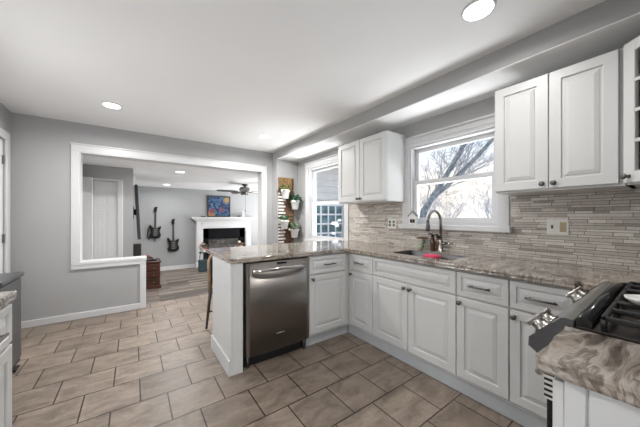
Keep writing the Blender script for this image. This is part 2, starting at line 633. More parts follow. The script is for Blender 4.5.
def tag(o, label, cat, group=None, kind=None):
    if label: o['label'] = label
    if cat: o['category'] = cat
    if group: o['group'] = group
    if kind: o['kind'] = kind
    return o


def obj(name, mb, mats, parent=None, label=None):
    me = bpy.data.meshes.new(name)
    bm = mb.bm
    bm.normal_update()
    bmesh.ops.recalc_face_normals(bm, faces=bm.faces[:])
    off = Vector((0, 0, 0))
    if parent is not None:
        off = ROOT.get(parent.name, Vector((0, 0, 0)))
        bmesh.ops.translate(bm, verts=bm.verts[:], vec=-off)
    else:
        xs = [v.co for v in bm.verts]
        off = Vector(((min(c.x for c in xs) + max(c.x for c in xs)) / 2, (min(c.y for c in xs) + max(c.y for c in xs)) / 2, min(c.z for c in xs)))
        bmesh.ops.translate(bm, verts=bm.verts[:], vec=-off)
    bm.to_mesh(me); bm.free()
    if not isinstance(mats, (list, tuple)):
        mats = [mats]
    for m in mats:
        me.materials.append(M[m])
    o = bpy.data.objects.new(name, me)
    COL.objects.link(o)
    if parent is not None:
        o.parent = parent
        ROOT[o.name] = off
    else:
        o.location = off
    if label: o['label'] = label
    return o


def thing(name, label, cat, loc, rz=None, group=None):
    """An Empty at the thing's base. rz None: parts come in world coordinates; else in the thing's own frame."""
    o = bpy.data.objects.new(name, None); COL.objects.link(o)
    o.location = loc
    o.empty_display_size = 0.1
    if rz is not None:
        o.rotation_euler = (0, 0, rz)
        ROOT[o.name] = Vector((0, 0, 0))
    else:
        ROOT[o.name] = Vector(loc)
    return tag(o, label, cat, group)


def struct(name, mb, mats, parent=None, label=None):
    o = obj(name, mb, mats, parent)
    if parent is None:
        o['kind'] = 'structure'
    if label: o['label'] = label
    return o


def sroot(name, loc):
    o = bpy.data.objects.new(name, None); COL.objects.link(o)
    o.location = loc; o.empty_display_size = 0.1
    ROOT[o.name] = Vector(loc)
    o['kind'] = 'structure'
    return o


def box1(*a, **k):
    return MB().box(*a, **k)


# ------------------------------------------------------------------ room dimensions
XL, XR = -1.08, 2.44          # kitchen left wall, sink wall
YN, YB = -0.43, 4.28          # range wall, wall with the wide opening
YB2 = 4.45                    # its far face
ZC = 2.385                    # kitchen ceiling
ZF = -0.23                    # family room floor
ZFC = 2.05                    # family room ceiling
YF = 8.28                     # fireplace wall
FX1 = 4.6                     # family room right wall

struct('floor', box1(XL - 0.15, XR + 0.15, YN - 0.15, YB2, -0.28, 0.0), 'floor_tile')
struct('floor_family', box1(-1.3, FX1 + 0.15, YB2, YF + 0.5, ZF - 0.1, ZF), 'floor_plank')
struct('ceiling', box1(XL - 0.15, 2.60, YN - 0.15, YB2, ZC, ZC + 0.12), 'ceiling_paint')
mb = MB().box(-1.3, 2.59, YB2, YF + 0.5, ZFC, ZFC + 0.12).box(2.59, FX1 + 0.15, 5.0, YF + 0.5, ZFC, ZFC + 0.12)
struct('ceiling_family', mb, 'ceiling_paint')

# back wall with wide cased opening and half wall
OX0, OX1, OZ = -0.535, 1.83, 2.035
mb = MB()
mb.box(XL - 0.15, OX0, YB, YB2, 0, ZC)
mb.box(OX0, OX1, YB, YB2, OZ, ZC)
mb.box(OX1, 2.59, YB, YB2, 0, ZC)
mb.box(OX0, 0.11, YB, YB2, 0, 0.655)
struct('wall_back', mb, 'wall_paint')
mb = MB()   # casing: left, header, right, half-wall cap and post
mb.box(-0.607, OX0, YB - 0.02, YB, 0.69, OZ, 0.003)
mb.box(-0.607, 1.91, YB - 0.0205, YB - 0.0005, OZ + 0.0005, 2.114, 0.003)
mb.box(-0.615, 1.918, YB - 0.028, YB - 0.0005, 2.1145, 2.133, 0.003)
mb.box(OX1, 1.91, YB - 0.02, YB - 0.0002, 0.0, OZ, 0.003)
mb.box(OX0 + 0.0005, OX0 + 0.012, YB - 0.018, YB2, 0.6925, OZ - 0.013)
mb.box(OX0 + 0.0005, OX1 - 0.0005, YB - 0.018, YB2, OZ - 0.012, OZ - 0.0002)
mb.box(OX1 - 0.012, OX1 - 0.0005, YB - 0.018, YB2, 0, OZ - 0.013)
mb.box(-0.607, 0.143, YB - 0.0205, YB - 0.0003, 0.605, 0.6545, 0.003)
mb.box(-0.607, 0.15, YB - 0.026, YB - 0.0003, 0.655, 0.6895, 0.003)
mb.box(-0.534, 0.15, YB, YB2 + 0.02, 0.6555, 0.6900, 0.001)
mb.box(0.075, 0.143, YB - 0.0198, YB - 0.0002, 0.0, 0.6045, 0.003)
mb.box(0.1105, 0.1425, YB, YB2, 0.0, 0.655)
struct('trim_1', mb, 'trim_white')
struct('baseboard_back', MB().box(XL, 0.075, YB - 0.014, YB, 0, 0.078, 0.003).box(1.91, 2.03, YB - 0.014, YB, 0, 0.078, 0.003), 'trim_white')

# left wall with a white door next to the corner
mb = MB()
DY0, DY1, DZ = 3.28, 4.09, 2.045
LW = (1.85, 3.0, 1.08, 2.0)
mb.box(XL - 0.15, XL, YN - 0.15, LW[0], 0, ZC); mb.box(XL - 0.15, XL, LW[1], DY0, 0, ZC)
mb.box(XL - 0.15, XL, LW[0], LW[1], 0, LW[2]); mb.box(XL - 0.15, XL, LW[0], LW[1], LW[3], ZC)
mb.box(XL - 0.15, XL, DY0, DY1, DZ, ZC)
mb.box(XL - 0.15, XL, DY1, YB, 0, ZC)
struct('wall_left', mb, 'wall_paint')
w4 = sroot('added_window', (XL - 0.06, 2.425, LW[2]))  # window added out of view to admit fill light
mb = MB()
for y in (LW[0], (LW[0] + LW[1]) / 2 - 0.025, LW[1] - 0.05):
    mb.box(XL - 0.09, XL - 0.04, y, y + 0.05, LW[2], LW[3])
mb.box(XL - 0.0895, XL - 0.0405, LW[0], LW[1], LW[2], LW[2] + 0.05); mb.box(XL - 0.0895, XL - 0.0405, LW[0], LW[1], LW[3] - 0.05, LW[3])
mb.box(XL, XL + 0.018, LW[0] - 0.08, LW[0], LW[2] - 0.08, LW[3] + 0.08); mb.box(XL, XL + 0.018, LW[1], LW[1] + 0.08, LW[2] - 0.08, LW[3] + 0.08)
mb.box(XL, XL + 0.018, LW[0], LW[1], LW[3], LW[3] + 0.08); mb.box(XL, XL + 0.03, LW[0], LW[1], LW[2] - 0.05, LW[2])
struct('window_frame', mb, 'trim_white', w4)
struct('pane', box1(XL - 0.067, XL - 0.063, LW[0] + 0.03, LW[1] - 0.03, LW[2] + 0.03, LW[3] - 0.03), 'window_glass', w4)
d1 = sroot('door_1', (XL, 3.685, 0))
mb = MB()
mb.T = Matrix.Translation((XL - 0.012, DY0, 0)) @ Matrix.Rotation(R(90), 4, 'Z')
mb.panel(0.004, 0.806, 0.008, 2.04, 0, 0.035, 0.11)
struct('door_leaf', mb, 'door_white', d1)
mb = MB()
mb.box(XL - 0.001, XL + 0.018, DY1 - 0.005, DY1 + 0.08, 0, DZ + 0.08, 0.004)
mb.box(XL - 0.001, XL + 0.018, DY0 - 0.08, DY0 + 0.005, 0, DZ + 0.08, 0.004)
mb.box(XL - 0.001, XL + 0.0175, DY0, DY1, DZ - 0.005, DZ + 0.08, 0.004)
struct('door_casing', mb, 'trim_white', d1)
for z in (0.25, 1.02, 1.83):
    struct('hinge', box1(XL - 0.012, XL + 0.004, DY1 - 0.03, DY1 - 0.006, z - 0.045, z + 0.045, 0.002), 'pewter', d1, 'dark metal hinge')

# sink wall with two windows
W1 = (0.885, 1.725, 1.16, 1.99)      # y0 y1 z0 z1 rough opening of the sink window
W2 = (2.79, 3.725, 0.86, 2.06)
mb = MB()
XO = XR + 0.15
mb.box(XR, XO, YN - 0.15, W1[0], 0, ZC)
mb.box(XR, XO, W1[0], W1[1], 0, W1[2]); mb.box(XR, XO, W1[0], W1[1], W1[3], ZC)
mb.box(XR, XO, W1[1], W2[0], 0, ZC)
mb.box(XR, XO, W2[0], W2[1], 0, W2[2]); mb.box(XR, XO, W2[0], W2[1], W2[3], ZC)
mb.box(XR, XO, W2[1], YB, 0, ZC)
struct('wall_right', mb, 'wall_paint')
struct('wall_pier', box1(2.03, XR, 4.10, YB, 0, ZC, 0.004), 'wall_paint')
struct('wall_soffit', box1(2.03, XR, YN, 4.10, 2.252, ZC), 'wall_paint')
struct('ceiling_soffit', box1(2.032, XR, YN, 4.10, 2.246, 2.2525), 'ceiling_paint')


def window(name, w, casing, zrail, sill):
    y0, y1, z0, z1 = w
    r = sroot(name, (XR + 0.07, (y0 + y1) / 2, z0))
    mb = MB()
    c = casing
    ct = 0.105
    mb.box(XR - 0.018, XR + 0.001, y1 - 0.004, y1 + c, z0 - 0.0, z1 + 0.004, 0.004)
    mb.box(XR - 0.018, XR + 0.001, y0 - c, y0 + 0.004, z0 - 0.0, z1 + 0.004, 0.004)
    mb.box(XR - 0.020, XR + 0.001, y0 - c, y1 + c, z1, z1 + ct, 0.004)
    mb.box(XR - 0.034, XR + 0.001, y0 - c - 0.008, y1 + c + 0.008, z1 + ct - 0.022, z1 + ct, 0.004)
    mb.box(XR - 0.026, XR + 0.001, y0 - c - 0.003, y1 + c + 0.003, z1 + 0.03, z1 + 0.038, 0.002)
    struct('window_casing', mb, 'trim_white', r)
    mb = MB()     # jamb liner
    t = 0.018
    mb.box(XR, XO, y1 - t, y1, z0, z1); mb.box(XR, XO, y0, y0 + t, z0, z1)
    mb.box(XR, XO, y0 + t, y1 - t, z1 - t, z1); mb.box(XR, XO, y0 + t, y1 - t, z0, z0 + t)
    struct('window_frame', mb, 'trim_white', r)
    s = 0.042

    def sash(x, za, zb, bot):
        mb = MB()
        ya, yb = y0 + t, y1 - t
        mb.box(x, x + 0.032, ya, ya + s, za, zb, 0.003); mb.box(x, x + 0.032, yb - s, yb, za, zb, 0.003)
        mb.box(x, x + 0.032, ya + s - 0.002, yb - s + 0.002, zb - 0.042, zb, 0.003)
        mb.box(x, x + 0.032, ya + s - 0.002, yb - s + 0.002, za, za + bot, 0.003)
        so = struct('sash', mb, 'trim_white', r)
        struct('pane', box1(x + 0.014, x + 0.018, ya + s - 0.004, yb - s + 0.004, za + bot - 0.004, zb - 0.038), 'window_glass', so, 'clear glass pane')
    sash(XR + 0.075, zrail - 0.022, z1 - t, 0.040)
    sash(XR + 0.040, z0 + t, zrail + 0.022, 0.055)
    mb = MB()
    mb.box(XR - sill, XR + 0.04, y0 - c - 0.02, y1 + c + 0.02, z0 - 0.045, z0 + 0.004, 0.006)
    struct('window_sill', mb, 'trim_white', r)
    return r


window('window_1', W1, 0.087, 1.605, 0.062)
window('window_2', W2, 0.087, 1.465, 0.03)

# range wall behind the camera with a glazed door added to let fill light in
PX0, PX1, PZ = -1.0, 0.0, 2.1
mb = MB()
mb.box(XL - 0.15, PX0, YN - 0.15, YN, 0, ZC); mb.box(PX0, PX1, YN - 0.15, YN, PZ, ZC); mb.box(PX1, XR + 0.15, YN - 0.15, YN, 0, ZC)
struct('wall_front', mb, 'wall_paint')
dp = sroot('added_rear_door', (-0.5, YN - 0.08, 0))
mb = MB()
for x0, x1 in ((PX0, PX0 + 0.07), (-0.535, -0.465), (PX1 - 0.07, PX1)):
    mb.box(x0, x1, YN - 0.11, YN - 0.05, 0, PZ)
mb.box(PX0, PX1, YN - 0.109, YN - 0.051, PZ - 0.08, PZ); mb.box(PX0, PX1, YN - 0.109, YN - 0.051, 0, 0.1)
struct('door_frame', mb, 'trim_white', dp)
struct('door_glass', MB().box(PX0 + 0.06, -0.53, YN - 0.082, YN - 0.078, 0.09, PZ - 0.07).box(-0.47, PX1 - 0.06, YN - 0.082, YN - 0.078, 0.09, PZ - 0.07), 'window_glass', dp)

# mosaic backsplash
mb = MB()
BX = XR - 0.009
mb.box(BX, XR, YN, 2.69, 0.90, 1.114)
mb.box(BX, XR, 1.812, 2.69, 1.114, 1.42)
mb.box(BX, XR, YN, 0.797, 1.114, 1.42)
mb.box(1.06, BX, YN, YN + 0.009, 0.90, 1.42)
struct('trim_2', mb, 'mosaic_tile', None, 'mosaic strip tile backsplash')

# family room shell
mb = MB()
FO = (1.655, 2.905, -0.12, 0.915)    # fireplace opening x0 x1 z0 z1
mb.box(-0.15, FO[0], YF, YF + 0.15, ZF, ZFC); mb.box(FO[1], FX1 + 0.15, YF, YF + 0.15, ZF, ZFC)
mb.box(FO[0], FO[1], YF, YF + 0.15, FO[3], ZFC); mb.box(FO[0], FO[1], YF, YF + 0.15, ZF, FO[2])
struct('wall_fireplace', mb, 'family_paint')
struct('wall_family_left', box1(-0.15, -0.005, 5.48, YF, ZF, ZFC), 'family_paint')
mb = MB()
mb.box(FX1, FX1 + 0.15, 5.0, 5.6, ZF, ZFC); mb.box(FX1, FX1 + 0.15, 7.8, YF, ZF, ZFC); mb.box(FX1, FX1 + 0.15, 5.6, 7.8, 1.85, ZFC)
struct('wall_family_right', mb, 'family_paint')
d5 = sroot('added_family_door', (FX1 + 0.08, 6.7, ZF))  # unseen glazed door, added as a way in for the family room fill
mb = MB()
for y in (5.6, 6.67, 7.74):
    mb.box(FX1 + 0.04, FX1 + 0.10, y, y + 0.06, ZF, 1.85)
mb.box(FX1 + 0.041, FX1 + 0.099, 5.6, 7.8, 1.78, 1.85); mb.box(FX1 + 0.041, FX1 + 0.099, 5.6, 7.8, ZF, ZF + 0.09)
struct('door_frame', mb, 'trim_white', d5)
struct('door_glass', box1(FX1 + 0.068, FX1 + 0.072, 5.65, 7.75, ZF + 0.08, 1.79), 'window_glass', d5)
HX0, HX1, HZ = -1.02, -0.20, 1.815
mb = MB()
mb.box(-1.3, HX0, 5.36, 5.48, ZF, ZFC); mb.box(HX0, HX1, 5.36, 5.48, HZ, ZFC); mb.box(HX1, 0.0, 5.36, 5.48, ZF, ZFC)
struct('wall_hall', mb, 'wall_paint')
struct('wall_hall_left', box1(-1.3, -1.2, YB2, 5.36, ZF, ZFC), 'wall_paint')
struct('baseboard_fireplace', MB().box(0.0, 1.46, YF - 0.016, YF, ZF, ZF + 0.11, 0.003).box(3.12, FX1, YF - 0.016, YF, ZF, ZF + 0.11, 0.003), 'trim_white')
EW = (3.42, 4.32, 0.62, 1.53)        # side window in the family room's outer wall
mb = MB()
mb.box(2.59, EW[0], 5.0, 5.15, -0.6, 2.6); mb.box(EW[1], FX1 + 0.15, 5.0, 5.15, -0.6, 2.6)
mb.box(EW[0], EW[1], 5.0, 5.15, -0.6, EW[2]); mb.box(EW[0], EW[1], 5.0, 5.15, EW[3], 2.6)
# lap siding courses on the outside
z = -0.5
while z < 2.45:
    for xa, xb in (((2.60, EW[0] - 0.09), (EW[1] + 0.09, FX1 + 0.15)) if EW[2] - 0.16 < z < EW[3] + 0.06 else ((2.60, FX1 + 0.15),)):
        mb.prism([(4.998, z), (4.945, z), (4.992, z + 0.153), (4.998, z + 0.153)], xa, xb, 'yz')
    z += 0.155
struct('wall_side', mb, 'white_siding')
w3 = sroot('window_3', (3.87, 5.06, EW[2]))
mb = MB()
mb.box(EW[0] - 0.09, EW[0], 4.96, 5.0, EW[2] - 0.09, EW[3] + 0.09); mb.box(EW[1], EW[1] + 0.09, 4.96, 5.0, EW[2] - 0.09, EW[3] + 0.09)
mb.box(EW[0], EW[1], 4.961, 5.0, EW[3], EW[3] + 0.09); mb.box(EW[0], EW[1], 4.961, 5.0, EW[2] - 0.09, EW[2])
struct('window_casing', mb, 'trim_white', w3)
mb = MB()
for k in range(5):
    x = EW[0] + (EW[1] - EW[0]) * k / 4
    mb.box(x - 0.02, x + 0.02, 5.03, 5.06, EW[2], EW[3])
for k in range(5):
    z = EW[2] + (EW[3] - EW[2]) * k / 4
    mb.box(EW[0], EW[1], 5.031, 5.059, z - 0.02, z + 0.02)
struct('window_grid', mb, 'trim_white', w3)
struct('pane', box1(EW[0] - 0.02, EW[1] + 0.02, 5.043, 5.047, EW[2], EW[3]), 'blue_pane', w3)
struct('roof_eave', MB().box(2.59, FX1 + 0.4, 4.62, 5.15, 2.50, 2.56).box(2.59, FX1 + 0.4, 4.60, 4.63, 2.48, 2.66), 'white_siding')

# hall door and the open leaf standing in front of it
d2 = sroot('door_2', (-0.6, 5.36, ZF))
mb = MB()
mb.box(HX0 + 0.003, HX1 - 0.003, 5.385, 5.42, ZF + 0.01, HZ - 0.003)
for (a, b) in ((-0.50, -0.375), (-0.335, -0.235), (-0.98, -0.78), (-0.74, -0.54)):
    for (z0, z1) in ((ZF + 0.2, 0.50), (0.60, 1.36), (1.44, 1.68)):
        mb.panel(a, b, z0, z1, 5.383, 0.004, 0.018)
struct('door_leaf', mb, 'door_white', d2)
struct('door_casing', MB().box(HX1 - 0.004, HX1 + 0.062, 5.342, 5.36, ZF, HZ + 0.004, 0.004).box(HX0 - 0.06, HX1 + 0.062, 5.341, 5.36, HZ - 0.004, HZ + 0.03, 0.004), 'trim_white', d2)
d4 = sroot('door_4', (-0.7, 5.24, ZF))
mb = MB()
mb.box(-1.15, -0.505, 5.245, 5.28, ZF + 0.01, 1.845, 0.003)
struct('door_leaf', mb, 'door_white', d4)
mb = MB()
mb.tube([(-0.575, 5.245, 0.575), (-0.575, 5.19, 0.575), (-0.60, 5.185, 0.580), (-0.69, 5.185, 0.560)], 0.011, 8)
mb.lathe((-0.575, 5.245, 0.575), [(0.026, 0), (0.026, 0.008), (0.02, 0.012)], 14, '-y')
mb.tube([(-0.52, 5.245, 0.575), (-0.52, 5.225, 0.575)], 0.012, 8)
struct('door_handle', mb, 'pewter', d4, 'dark lever handle')

# ------------------------------------------------------------------ cabinets


def knob_mb(x, z, y=0.0):
    return MB().lathe((x, y, z), [(0.010, 0), (0.008, 0.006), (0.0065, 0.014), (0.011, 0.019), (0.0155, 0.023), (0.0155, 0.028), (0.010, 0.032), (0.002, 0.033)], 16, '-y')


def pull_mb(x, z, ln=0.13, y=0.0):
    b = MB()
    for s in (-1, 1):
        b.tube([(x + s * ln * 0.38, y, z), (x + s * ln * 0.38, y - 0.028, z)], 0.005, 8)
    b.tube([(x - ln / 2, y - 0.028, z), (x + ln / 2, y - 0.028, z)], 0.0058, 10)
    return b


ZD0, ZD1, ZW0, ZW1, ZT = 0.130, 0.684, 0.696, 0.860, 0.875


def base_cabinet(label, loc, rz, w, d, doors, drawers, toe_ext=(0, 0), toe_back=0.04, hollow=False):
    r = thing('base_cabinet', label, 'cabinet', loc, rz)
    mb = MB()
    if hollow:
        for x0, x1 in ((0.0005, 0.018), (w - 0.018, w - 0.0005)):
            mb.box(x0, x1, 0.021, d, 0.105, ZT - 0.001)
        mb.box(0.018, w - 0.018, 0.021, d, 0.105, 0.125); mb.box(0.018, w - 0.018, 0.021, 0.04, 0.125, ZT - 0.001); mb.box(0.018, w - 0.018, d - 0.01, d, 0.125, ZT - 0.001)
    else:
        mb.box(0.0005, w - 0.0005, 0.021, d, 0.105, ZT - 0.001)
    mb.box(0.0005, w - 0.0005, toe_back + 0.02, d, 0.0, 0.105)
    obj('carcass', mb, 'cabinet_white', r)
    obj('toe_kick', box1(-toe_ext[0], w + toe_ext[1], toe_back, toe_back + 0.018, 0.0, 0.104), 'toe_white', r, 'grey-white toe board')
    for (a, b, kx) in doors:
        dr = obj('door', MB().panel(a + 0.003, b - 0.003, ZD0, ZD1, 0, 0.02, 0.052), 'cabinet_white', r)
        if kx is not None:
            obj('knob', knob_mb(kx, ZD1 - 0.035), 'pewter', dr, 'round dark pewter knob')
    for (a, b, pl) in drawers:
        dr = obj('drawer', MB().panel(a + 0.003, b - 0.003, ZW0, ZW1, 0, 0.02, 0.032), 'cabinet_white', r)
        if pl:
            obj('handle', pull_mb((a + b) / 2, (ZW0 + ZW1) / 2, pl), 'pewter', dr, 'dark metal bar pull')
    return r


XF = 1.84
SW = R(-90)
base_cabinet('narrow white base cabinet in the corner where the peninsula meets the sink wall', (XF, 2.031, 0), SW, 0.322, 0.58,
             [(0, 0.322, 0.03)], [(0, 0.322, 0.11)], toe_ext=(0.065, 0))
base_cabinet('wide white sink base cabinet with two doors under a blank front panel', (XF, 1.709, 0), SW, 0.784, 0.58,
             [(0, 0.388, 0.36), (0.388, 0.784, 0.416)], [(0, 0.784, 0)], hollow=True)
base_cabinet('white base cabinet with one drawer, right next to the sink base', (XF, 0.925, 0), SW, 0.317, 0.58,
             [(0, 0.317, 0.028)], [(0, 0.317, 0.13)])
base_cabinet('white base cabinet partly hidden behind the range knobs', (XF, 0.608, 0), SW, 0.312, 0.58,
             [(0, 0.312, 0.028)], [(0, 0.312, 0.14)])
base_cabinet('white peninsula cabinet between the dishwasher and the corner', (1.345, 2.04, 0), 0, 0.455, 0.55,
             [(0, 0.455, 0.03)], [(0, 0.455, 0.14)], toe_ext=(0, 0.075), toe_back=0.06)
fl = tag(obj('corner_filler', MB().box(1.801, 1.856, 2.062, 2.10, 0.105, ZT - 0.001).box(1.8605, 1.90, 2.033, 2.062, 0.105, ZT - 0.001), 'cabinet_white'),
         'white corner filler strip between the peninsula and sink wall cabinets', 'filler')
# peninsula end panel
r = thing('end_panel', 'white panel closing the end of the peninsula beside the dishwasher', 'panel', (0.66, 2.33, 0))
obj('side_panel', box1(0.612, 0.632, 2.045, 2.60, 0.0, ZT - 0.001, 0.002), 'cabinet_white', r)
obj('front_stile', box1(0.6325, 0.712, 2.045, 2.075, 0.0, ZT - 0.001, 0.002), 'cabinet_white', r)
obj('back_panel', box1(0.6325, 1.80, 2.592, 2.60, 0.0, ZT - 0.001), 'cabinet_white', r)
obj('baseboard', MB().prism([(2.041, 0.0), (2.606, 0.0), (2.606, 0.125), (2.041, 0.125)], 0.598, 0.6118, 'yz', 0.003), 'trim_white', r)
# left-hand base cabinet
base_cabinet('white base cabinet at the left edge beside the dark waste bin', (-0.431, 0.80, 0), R(90), 0.92, 0.63,
             [(0.46, 0.92, 0.50), (0, 0.46, 0.42)], [(0.46, 0.92, 0.13), (0, 0.46, 0.13)])
# cabinet next to the range, its end seen at the right bottom
r = base_cabinet('white base cabinet beside the range in the right bottom corner', (1.060, 0.178, 0), R(180), 0.262, 0.60,
                 [(0, 0.262, None)], [(0, 0.262, 0)])
mb = MB().box(0.2618, 0.2675, 0.062, 0.60, 0.105, ZT - 0.002, 0.001)
mb.box(0.2618, 0.2675, 0.023, 0.057, 0.105, ZT - 0.002, 0.001)
obj('side_panel', mb, 'cabinet_white', r)


def wall_cabinet(label, loc, rz, w, d, z0, z1, doors):
    r = thing('wall_cabinet', label, 'cabinet', (loc[0], loc[1], z0), rz)
    h = z1 - z0
    mb = MB().box(0.0, w, 0.021, d, 0.0, h)
    obj('carcass', mb, 'cabinet_white', r)
    for (a, b, kx) in doors:
        dr = obj('door', MB().panel(a + 0.002, b - 0.002, 0.012, h - 0.004, 0, 0.02, 0.056), 'cabinet_white', r)
        obj('knob', knob_mb(kx, 0.042), 'pewter', dr, 'round dark pewter knob')
    return r


wall_cabinet('white two-door wall cabinet between the two windows', (2.11, 2.545), SW, 0.771, 0.33, 1.408, 2.135,
             [(0, 0.385, 0.36), (0.385, 0.771, 0.41)])
r = wall_cabinet('white two-door wall cabinet right of the sink window', (2.11, 0.787), SW, 0.612, 0.33, 1.408, 2.145,
                 [(0, 0.30, 0.272), (0.30, 0.592, 0.328)])
# diagonal corner cabinet with a glazed door
r = thing('corner_cabinet', 'white corner wall cabinet with a glass door at the right edge', 'cabinet', (2.2, -0.15, 1.408))
CZ0, CZ1 = 1.408, 2.145
A = (2.112, 0.168); B = (1.842, -0.102)
mb = MB()
mb.prism([A, (XR, 0.168), (XR, 0.150), (2.125, 0.150)], CZ0, CZ1)
mb.prism([B, (1.86, -0.12), (1.86, YN), (1.842, YN)], CZ0, CZ1)
pent = [A, (XR, 0.168), (XR, YN), (1.842, YN), B]
mb.prism(pent, CZ0, CZ0 + 0.02); mb.prism(pent, CZ1 - 0.02, CZ1)
obj('carcass', mb, 'cabinet_white', r)
mb = MB()
mb.box(XR - 0.012, XR, YN, 0.15, CZ0 + 0.02, CZ1 - 0.02); mb.box(1.86, XR - 0.012, YN, YN + 0.012, CZ0 + 0.02, CZ1 - 0.02)
obj('back_panel', mb, 'interior_dark', r, 'dark inside back of the cabinet')
for z in (1.66, 1.90):
    obj('shelf', MB().prism([(2.11, 0.145), (XR - 0.014, 0.145), (XR - 0.014, YN + 0.014), (1.865, YN + 0.014), (1.865, -0.10)], z, z + 0.016), 'interior_dark', r)
LD = math.hypot(A[0] - B[0], A[1] - B[1])
T = Matrix.Translation((A[0], A[1], CZ0)) @ Matrix.Rotation(R(-135), 4, 'Z')
# local x runs from A to B, local -y looks into the room
mb = MB(); mb.T = T
H = CZ1 - CZ0
mb.box(0.004, 0.062, -0.022, -0.001, 0.008, H - 0.004, 0.003); mb.box(LD - 0.062, LD - 0.004, -0.022, -0.001, 0.008, H - 0.004, 0.003)
mb.box(0.060, LD - 0.060, -0.0215, -0.0015, 0.008, 0.066, 0.003); mb.box(0.060, LD - 0.060, -0.0215, -0.0015, H - 0.062, H - 0.004, 0.003)
cd = obj('door', mb, 'cabinet_white', r)
mb = MB(); mb.T = T
for k in (1, 2, 3):
    z = 0.062 + (H - 0.124) * k / 4 + 0.004
    mb.box(0.055, LD - 0.055, -0.019, -0.006, z - 0.009, z + 0.009, 0.002)
mb.box(LD / 2 - 0.009, LD / 2 + 0.009, -0.0185, -0.0065, 0.06, H - 0.06, 0.002)
obj('glazing_bars', mb, 'cabinet_white', cd)
mb = MB(); mb.T = T
mb.box(0.056, LD - 0.056, -0.012, -0.009, 0.06, H - 0.056)
obj('pane', mb, 'window_glass', cd, 'clear glass pane')
mb = knob_mb(0.035, 0.042, -0.022); mb.bm.transform(T)
obj('knob', mb, 'pewter', cd, 'round dark pewter knob')

# ------------------------------------------------------------------ worktops
ZK0, ZK1 = ZT, 0.914


def rough_edge(pts, step=0.03, amp=0.0035, keep=()):
    """Break the outline into short uneven lengths like a chiselled stone edge."""
    out = []
    n = len(pts)
    for i in range(n):
        a, b = Vector(pts[i]), Vector(pts[(i + 1) % n])
        L = (b - a).length
        k = max(1, int(L / step)) if i not in keep else 1
        nrm = Vector((b.y - a.y, a.x - b.x)).normalized()
        for j in range(k):
            p = a + (b - a) * (j / k)
            if j:
                p = p - nrm * random.uniform(0, amp) * 1.0
            out.append((p.x, p.y))
    return out


def slab(poly, hole=None, name='worktop'):
    """Stone slab, the edge slightly bowed; an optional hole (list of points)."""
    mb = MB()
    bm = mb.bm
    levels = [(ZK0, 0.004), (ZK0 + 0.008, -0.001), (ZK0 + 0.018, 0.001), (ZK0 + 0.028, -0.0015), (ZK1 - 0.003, 0.001), (ZK1, 0.005)]
    n = len(poly)
    cen = []
    for i in range(n):
        a = Vector(poly[i - 1]); p = Vector(poly[i]); b = Vector(poly[(i + 1) % n])
        d = (b - a)
        cen.append(Vector((-d.y, d.x)).normalized())     # inward for counter-clockwise outlines
    rings = []
    for z, inset in levels:
        rings.append([bm.verts.new((poly[i][0] + cen[i].x * (inset + random.uniform(-1, 1) * 0.0015), poly[i][1] + cen[i].y * (inset + random.uniform(-1, 1) * 0.0015), z)) for i in range(n)])
    for ra, rb in zip(rings, rings[1:]):
        for i in range(n):
            mb.face([ra[i], ra[(i + 1) % n], rb[(i + 1) % n], rb[i]])
    if not hole:
        mb.face(rings[-1]); mb.face(rings[0][::-1])
    else:
        for ring, z in ((rings[-1], ZK1), (rings[0], ZK0)):
            h = [bm.verts.new((x, y, z)) for x, y in hole]
            ring_e = []
            for lst in (ring, h):
                for i in range(len(lst)):
                    e_ = bm.edges.get((lst[i], lst[(i + 1) % len(lst)]))
                    if e_ is None:
                        e_ = bm.edges.new((lst[i], lst[(i + 1) % len(lst)]))
                    ring_e.append(e_)
            bmesh.ops.triangle_fill(bm, edges=ring_e, use_beauty=True, use_dissolve=False)
            kill = []
            for f_ in bm.faces:
                cc = f_.calc_center_median()
                if abs(cc.z - z) < 0.0004 and min(q[0] for q in hole) < cc.x < max(q[0] for q in hole) and min(q[1] for q in hole) < cc.y < max(q[1] for q in hole) and all(v in h for v in f_.verts):
                    kill.append(f_)
            if kill:
                bmesh.ops.delete(bm, geom=kill, context='FACES_ONLY')
            if z == ZK1:
                ht = h
            else:
                hb = h
        m = len(hole)
        for i in range(m):
            mb.face([ht[i], ht[(i + 1) % m], hb[(i + 1) % m], hb[i]])
    return mb


def rrect(x0, x1, y0, y1, r, seg=5):
    out = []
    for cx, cy, a0 in ((x1 - r, y1 - r, 0), (x0 + r, y1 - r, 90), (x0 + r, y0 + r, 180), (x1 - r, y0 + r, 270)):
        for k in range(seg + 1):
            a = R(a0 + 90 * k / seg)
            out.append((cx + r * math.cos(a), cy + r * math.sin(a)))
    return out


YE = YN + 0.0005
main = [(1.838, YE), (BX - 0.0005, YE), (BX - 0.0005, 2.695), (XR - 0.033, 2.70), (XR - 0.033, 2.86), (0.605, 2.86), (0.605, 2.05), (0.625, 2.028), (1.80, 2.028), (1.808, 2.018), (1.808, 0.315), (1.838, 0.30)]
SK = (1.930, 2.265, 1.030, 1.570)
hole = rrect(SK[0] - 0.003, SK[1] + 0.003, SK[2] - 0.003, SK[3] + 0.003, 0.055)
tag(obj('worktop', slab(rough_edge(main, 0.035, 0.003, keep=(0, 1, 2, 3, 11)), hole), 'granite'), 'long brown swirled granite worktop over the sink wall and peninsula', 'worktop')
tag(obj('worktop', slab(rough_edge([(0.776, YE + 0.01), (1.056, YE + 0.01), (1.056, 0.205), (0.786, 0.205), (0.776, 0.196)], 0.03, 0.003, keep=(0, 1))), 'granite'),
    'small brown granite worktop beside the range in the right bottom corner', 'worktop')
